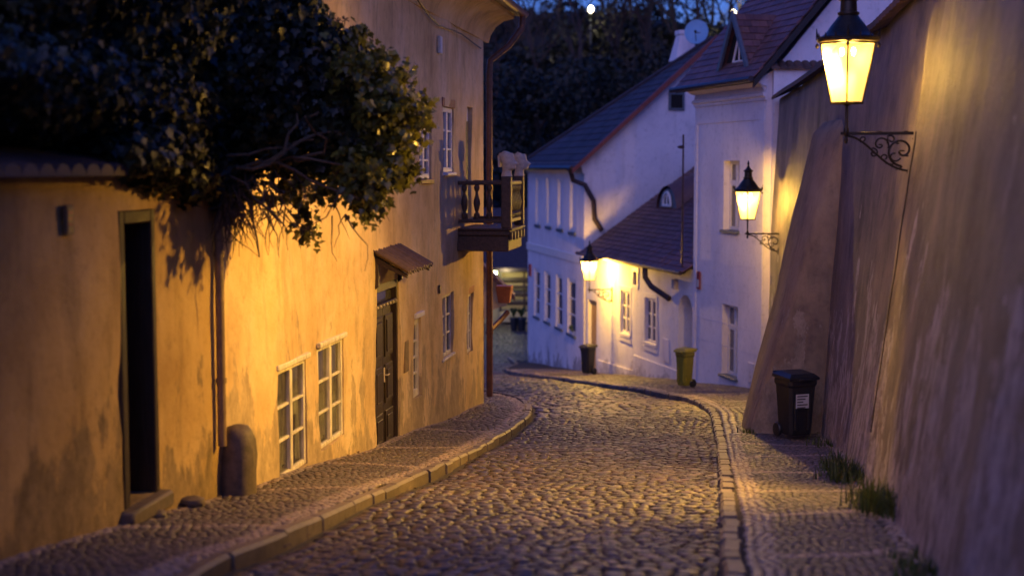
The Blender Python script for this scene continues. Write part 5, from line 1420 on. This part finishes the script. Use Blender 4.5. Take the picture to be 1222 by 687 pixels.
spots = [(590, 100, 1.1), (612, 118, 1.0), (640, 112, 1.15), (664, 122, .95), (690, 108, 1.2), (716, 124, .9), (733, 112, 1.1), (752, 120, 1.0), (772, 110, 1.25), (790, 124, .9), (806, 115, 1.1), (826, 110, 1.05),
         (845, 122, 1.1), (862, 112, 1.2), (884, 118, 1.0), (905, 112, 1.1), (930, 120, 1.0), (560, 116, 1.0)]
desc = ['leftmost bare tree above the eave corner', 'bare tree just left of the hill lamp pole', 'tall bare tree over the middle of the dark gap', 'slender bare tree behind the hill lamp', 'broad bare tree right of the hill lamp', 'small bare tree between hill lamp and chimney',
        'forked bare tree above the dark roof slope', 'bare tree above the tinted hillside bank', 'tallest bare tree left of the chimney', 'small bare tree directly behind the chimney', 'bare tree just right of the chimney top', 'bare tree directly behind the satellite dish',
        'bare tree between dish and dormer', 'tall bare tree left of the dormer lamp', 'bare tree rising over the dormer ridge', 'bare tree above the townhouse roof slope', 'bare tree mostly behind the townhouse roof', 'bare tree hidden low behind the ochre house eave']
used = [False]*4
for i, (px, D, s_) in enumerate(spots):
    k = i % 4; e = protos[k] if not used[k] else copy_tree(protos[k]); used[k] = True
    x = (px-611)/1700*D; e.location = (x, D, hzz(x, D)); e.rotation_euler = (0, 0, R.uniform(0, 6)); e.scale = (s_, s_, s_); e['label'] = desc[i]
# undergrowth as one mass
pts, nn2, cc = [], [], []
for k in range(420):
    D = R.uniform(78, 128); x = R.uniform(-22, 34); z = hzz(x, D); r_ = R.uniform(.8, 2.6); hgt = r_*R.uniform(.8, 1.5); n = int(60*r_)
    sh = R.uniform(.35, 1.7)
    d = NR.normal(0, 1, (n, 3)); d /= np.linalg.norm(d, axis=1)[:, None]; d[:, 2] = np.abs(d[:, 2]); q = NR.uniform(.6, 1.1, n)[:, None]
    pts.append(np.array([x, D, z])+d*q*np.array([r_, r_, hgt])); nn2.append(d); cc.append(np.tile([sh*1.0, sh, sh*.9], (n, 1))*NR.uniform(.6, 1.3, (n, 1)))
P_ = np.concatenate(pts); o = leaves(P_, np.concatenate(nn2), .42, M['wood'], 'undergrowth', None, np.zeros(3), np.concatenate(cc))
tag(o, 'dark tangled undergrowth covering the hillside behind the roofs', 'undergrowth', None, 'stuff')
# leafy dark crowns nearer, behind the houses
def crown_tree(x, D, h, r, lb, seed):
    z = hzz(x, D); t = empty('leafy_tree', (x, D, z), 0, lb, 'tree', 'dark leafy trees below the hill')
    m = MB(); m.tube([(0, 0, -.3), (.1, 0, h*.4), (0, .1, h*.7)], [h*.03, h*.022, h*.01], 7)
    for k in range(7):
        a = k*.9; m.tube([(.05, 0, h*(.3+.05*k)), (r*.6*math.cos(a), r*.6*math.sin(a), h*(.5+.05*k))], [h*.012, .02], 5)
    m.build('trunk', M['bark'], t)
    P2, N2 = [], []
    for k in range(26):
        c_ = np.array([R.gauss(0, r*.45), R.gauss(0, r*.45), h*R.uniform(.35, .95)]); rr_ = r*R.uniform(.25, .5); n = 150
        d = NR.normal(0, 1, (n, 3)); d /= np.linalg.norm(d, axis=1)[:, None]; P2.append(c_+d*rr_*NR.uniform(.6, 1.1, (n, 1))); N2.append(d)
    P2 = np.concatenate(P2); s_ = NR.uniform(.5, 1.4, len(P2)); leaves(P2, np.concatenate(N2), .26, M['wood'], 'crown', t, np.zeros(3), np.stack([s_, s_, s_], -1))
crown_tree(-3.5, 80, 11, 3.4, 'dark leafy tree left of the gap behind the ochre house', 1)
crown_tree(1.5, 84, 9, 3.2, 'dark leafy tree in the gap above the far house', 2)
crown_tree(5.5, 88, 8, 3.0, 'dark leafy tree behind the left end of the dark roof', 3)
crown_tree(11.5, 90, 8, 3.0, 'dark leafy tree behind the ridge of the dark roof', 4)
for (px, py, D, lb) in ((705, 11, 116, 'tall park lamp glowing on the hilltop in the middle of the gap'), (875, 16, 116, 'park lamp glowing on the hilltop above the dormer')):
    p = at(px, py, D); z = hzz(p.x, D)
    t = empty('park_lamp', (p.x, D, z), 0, lb, 'street lamp', 'park lamps on the hilltop')
    MB().tube([(0, 0, -.3), (0, 0, p.z-z-.2)], [.09, .06], 8).build('pole', M['lead'], t)
    MB().lathe([(.05, -.3), (.18, -.16), (.24, 0), (.18, .16), (.05, .24)], 12, (0, 0, p.z-z)).build('lamp_globe', M['bulb_far'], t, smooth=True)
    li = bpy.data.lights.new('park_light', 'POINT'); li.energy = 60; li.color = (1, .8, .35); li.shadow_soft_size = .3
    lo = bpy.data.objects.new('park_light', li); col.objects.link(lo); lo.parent = t; lo.location = (0, -.7, p.z-z)

# fallen leaves and grit gathered along the wall feet and in the gutters
lp = []
for k in range(520):
    q = R.random(); D = 5+19*R.random()**1.2
    if q < .45: x = RW(D)-.04-abs(R.gauss(0, .07)); z = g(D)+.012
    elif q < .7: x = LW(D)+.06+abs(R.gauss(0, .07)); z = g(D)+.012
    elif q < .85: x = krx(D)-.04-abs(R.gauss(0, .05)); z = g(D)-.065
    else: x = klx(D)+.03+abs(R.gauss(0, .05)); z = g(D)-.065
    lp.append((x, D, z))
lp = np.array(lp); lc = NR.uniform(.5, 1.5, len(lp)); M['litter'] = leafmat('fallen_leaf', (.06, .04, .02), (.14, .09, .045), .7, .1)
o = leaves(lp, np.tile(np.array([0, 0, 1.0]), (len(lp), 1)), .030, M['litter'], 'leaf_litter', None, np.zeros(3), np.stack([lc, lc*.9, lc*.8], -1), spread=.25)
tag(o, 'small fallen leaves scattered along the wall feet and gutters', 'leaf litter', None, 'stuff')
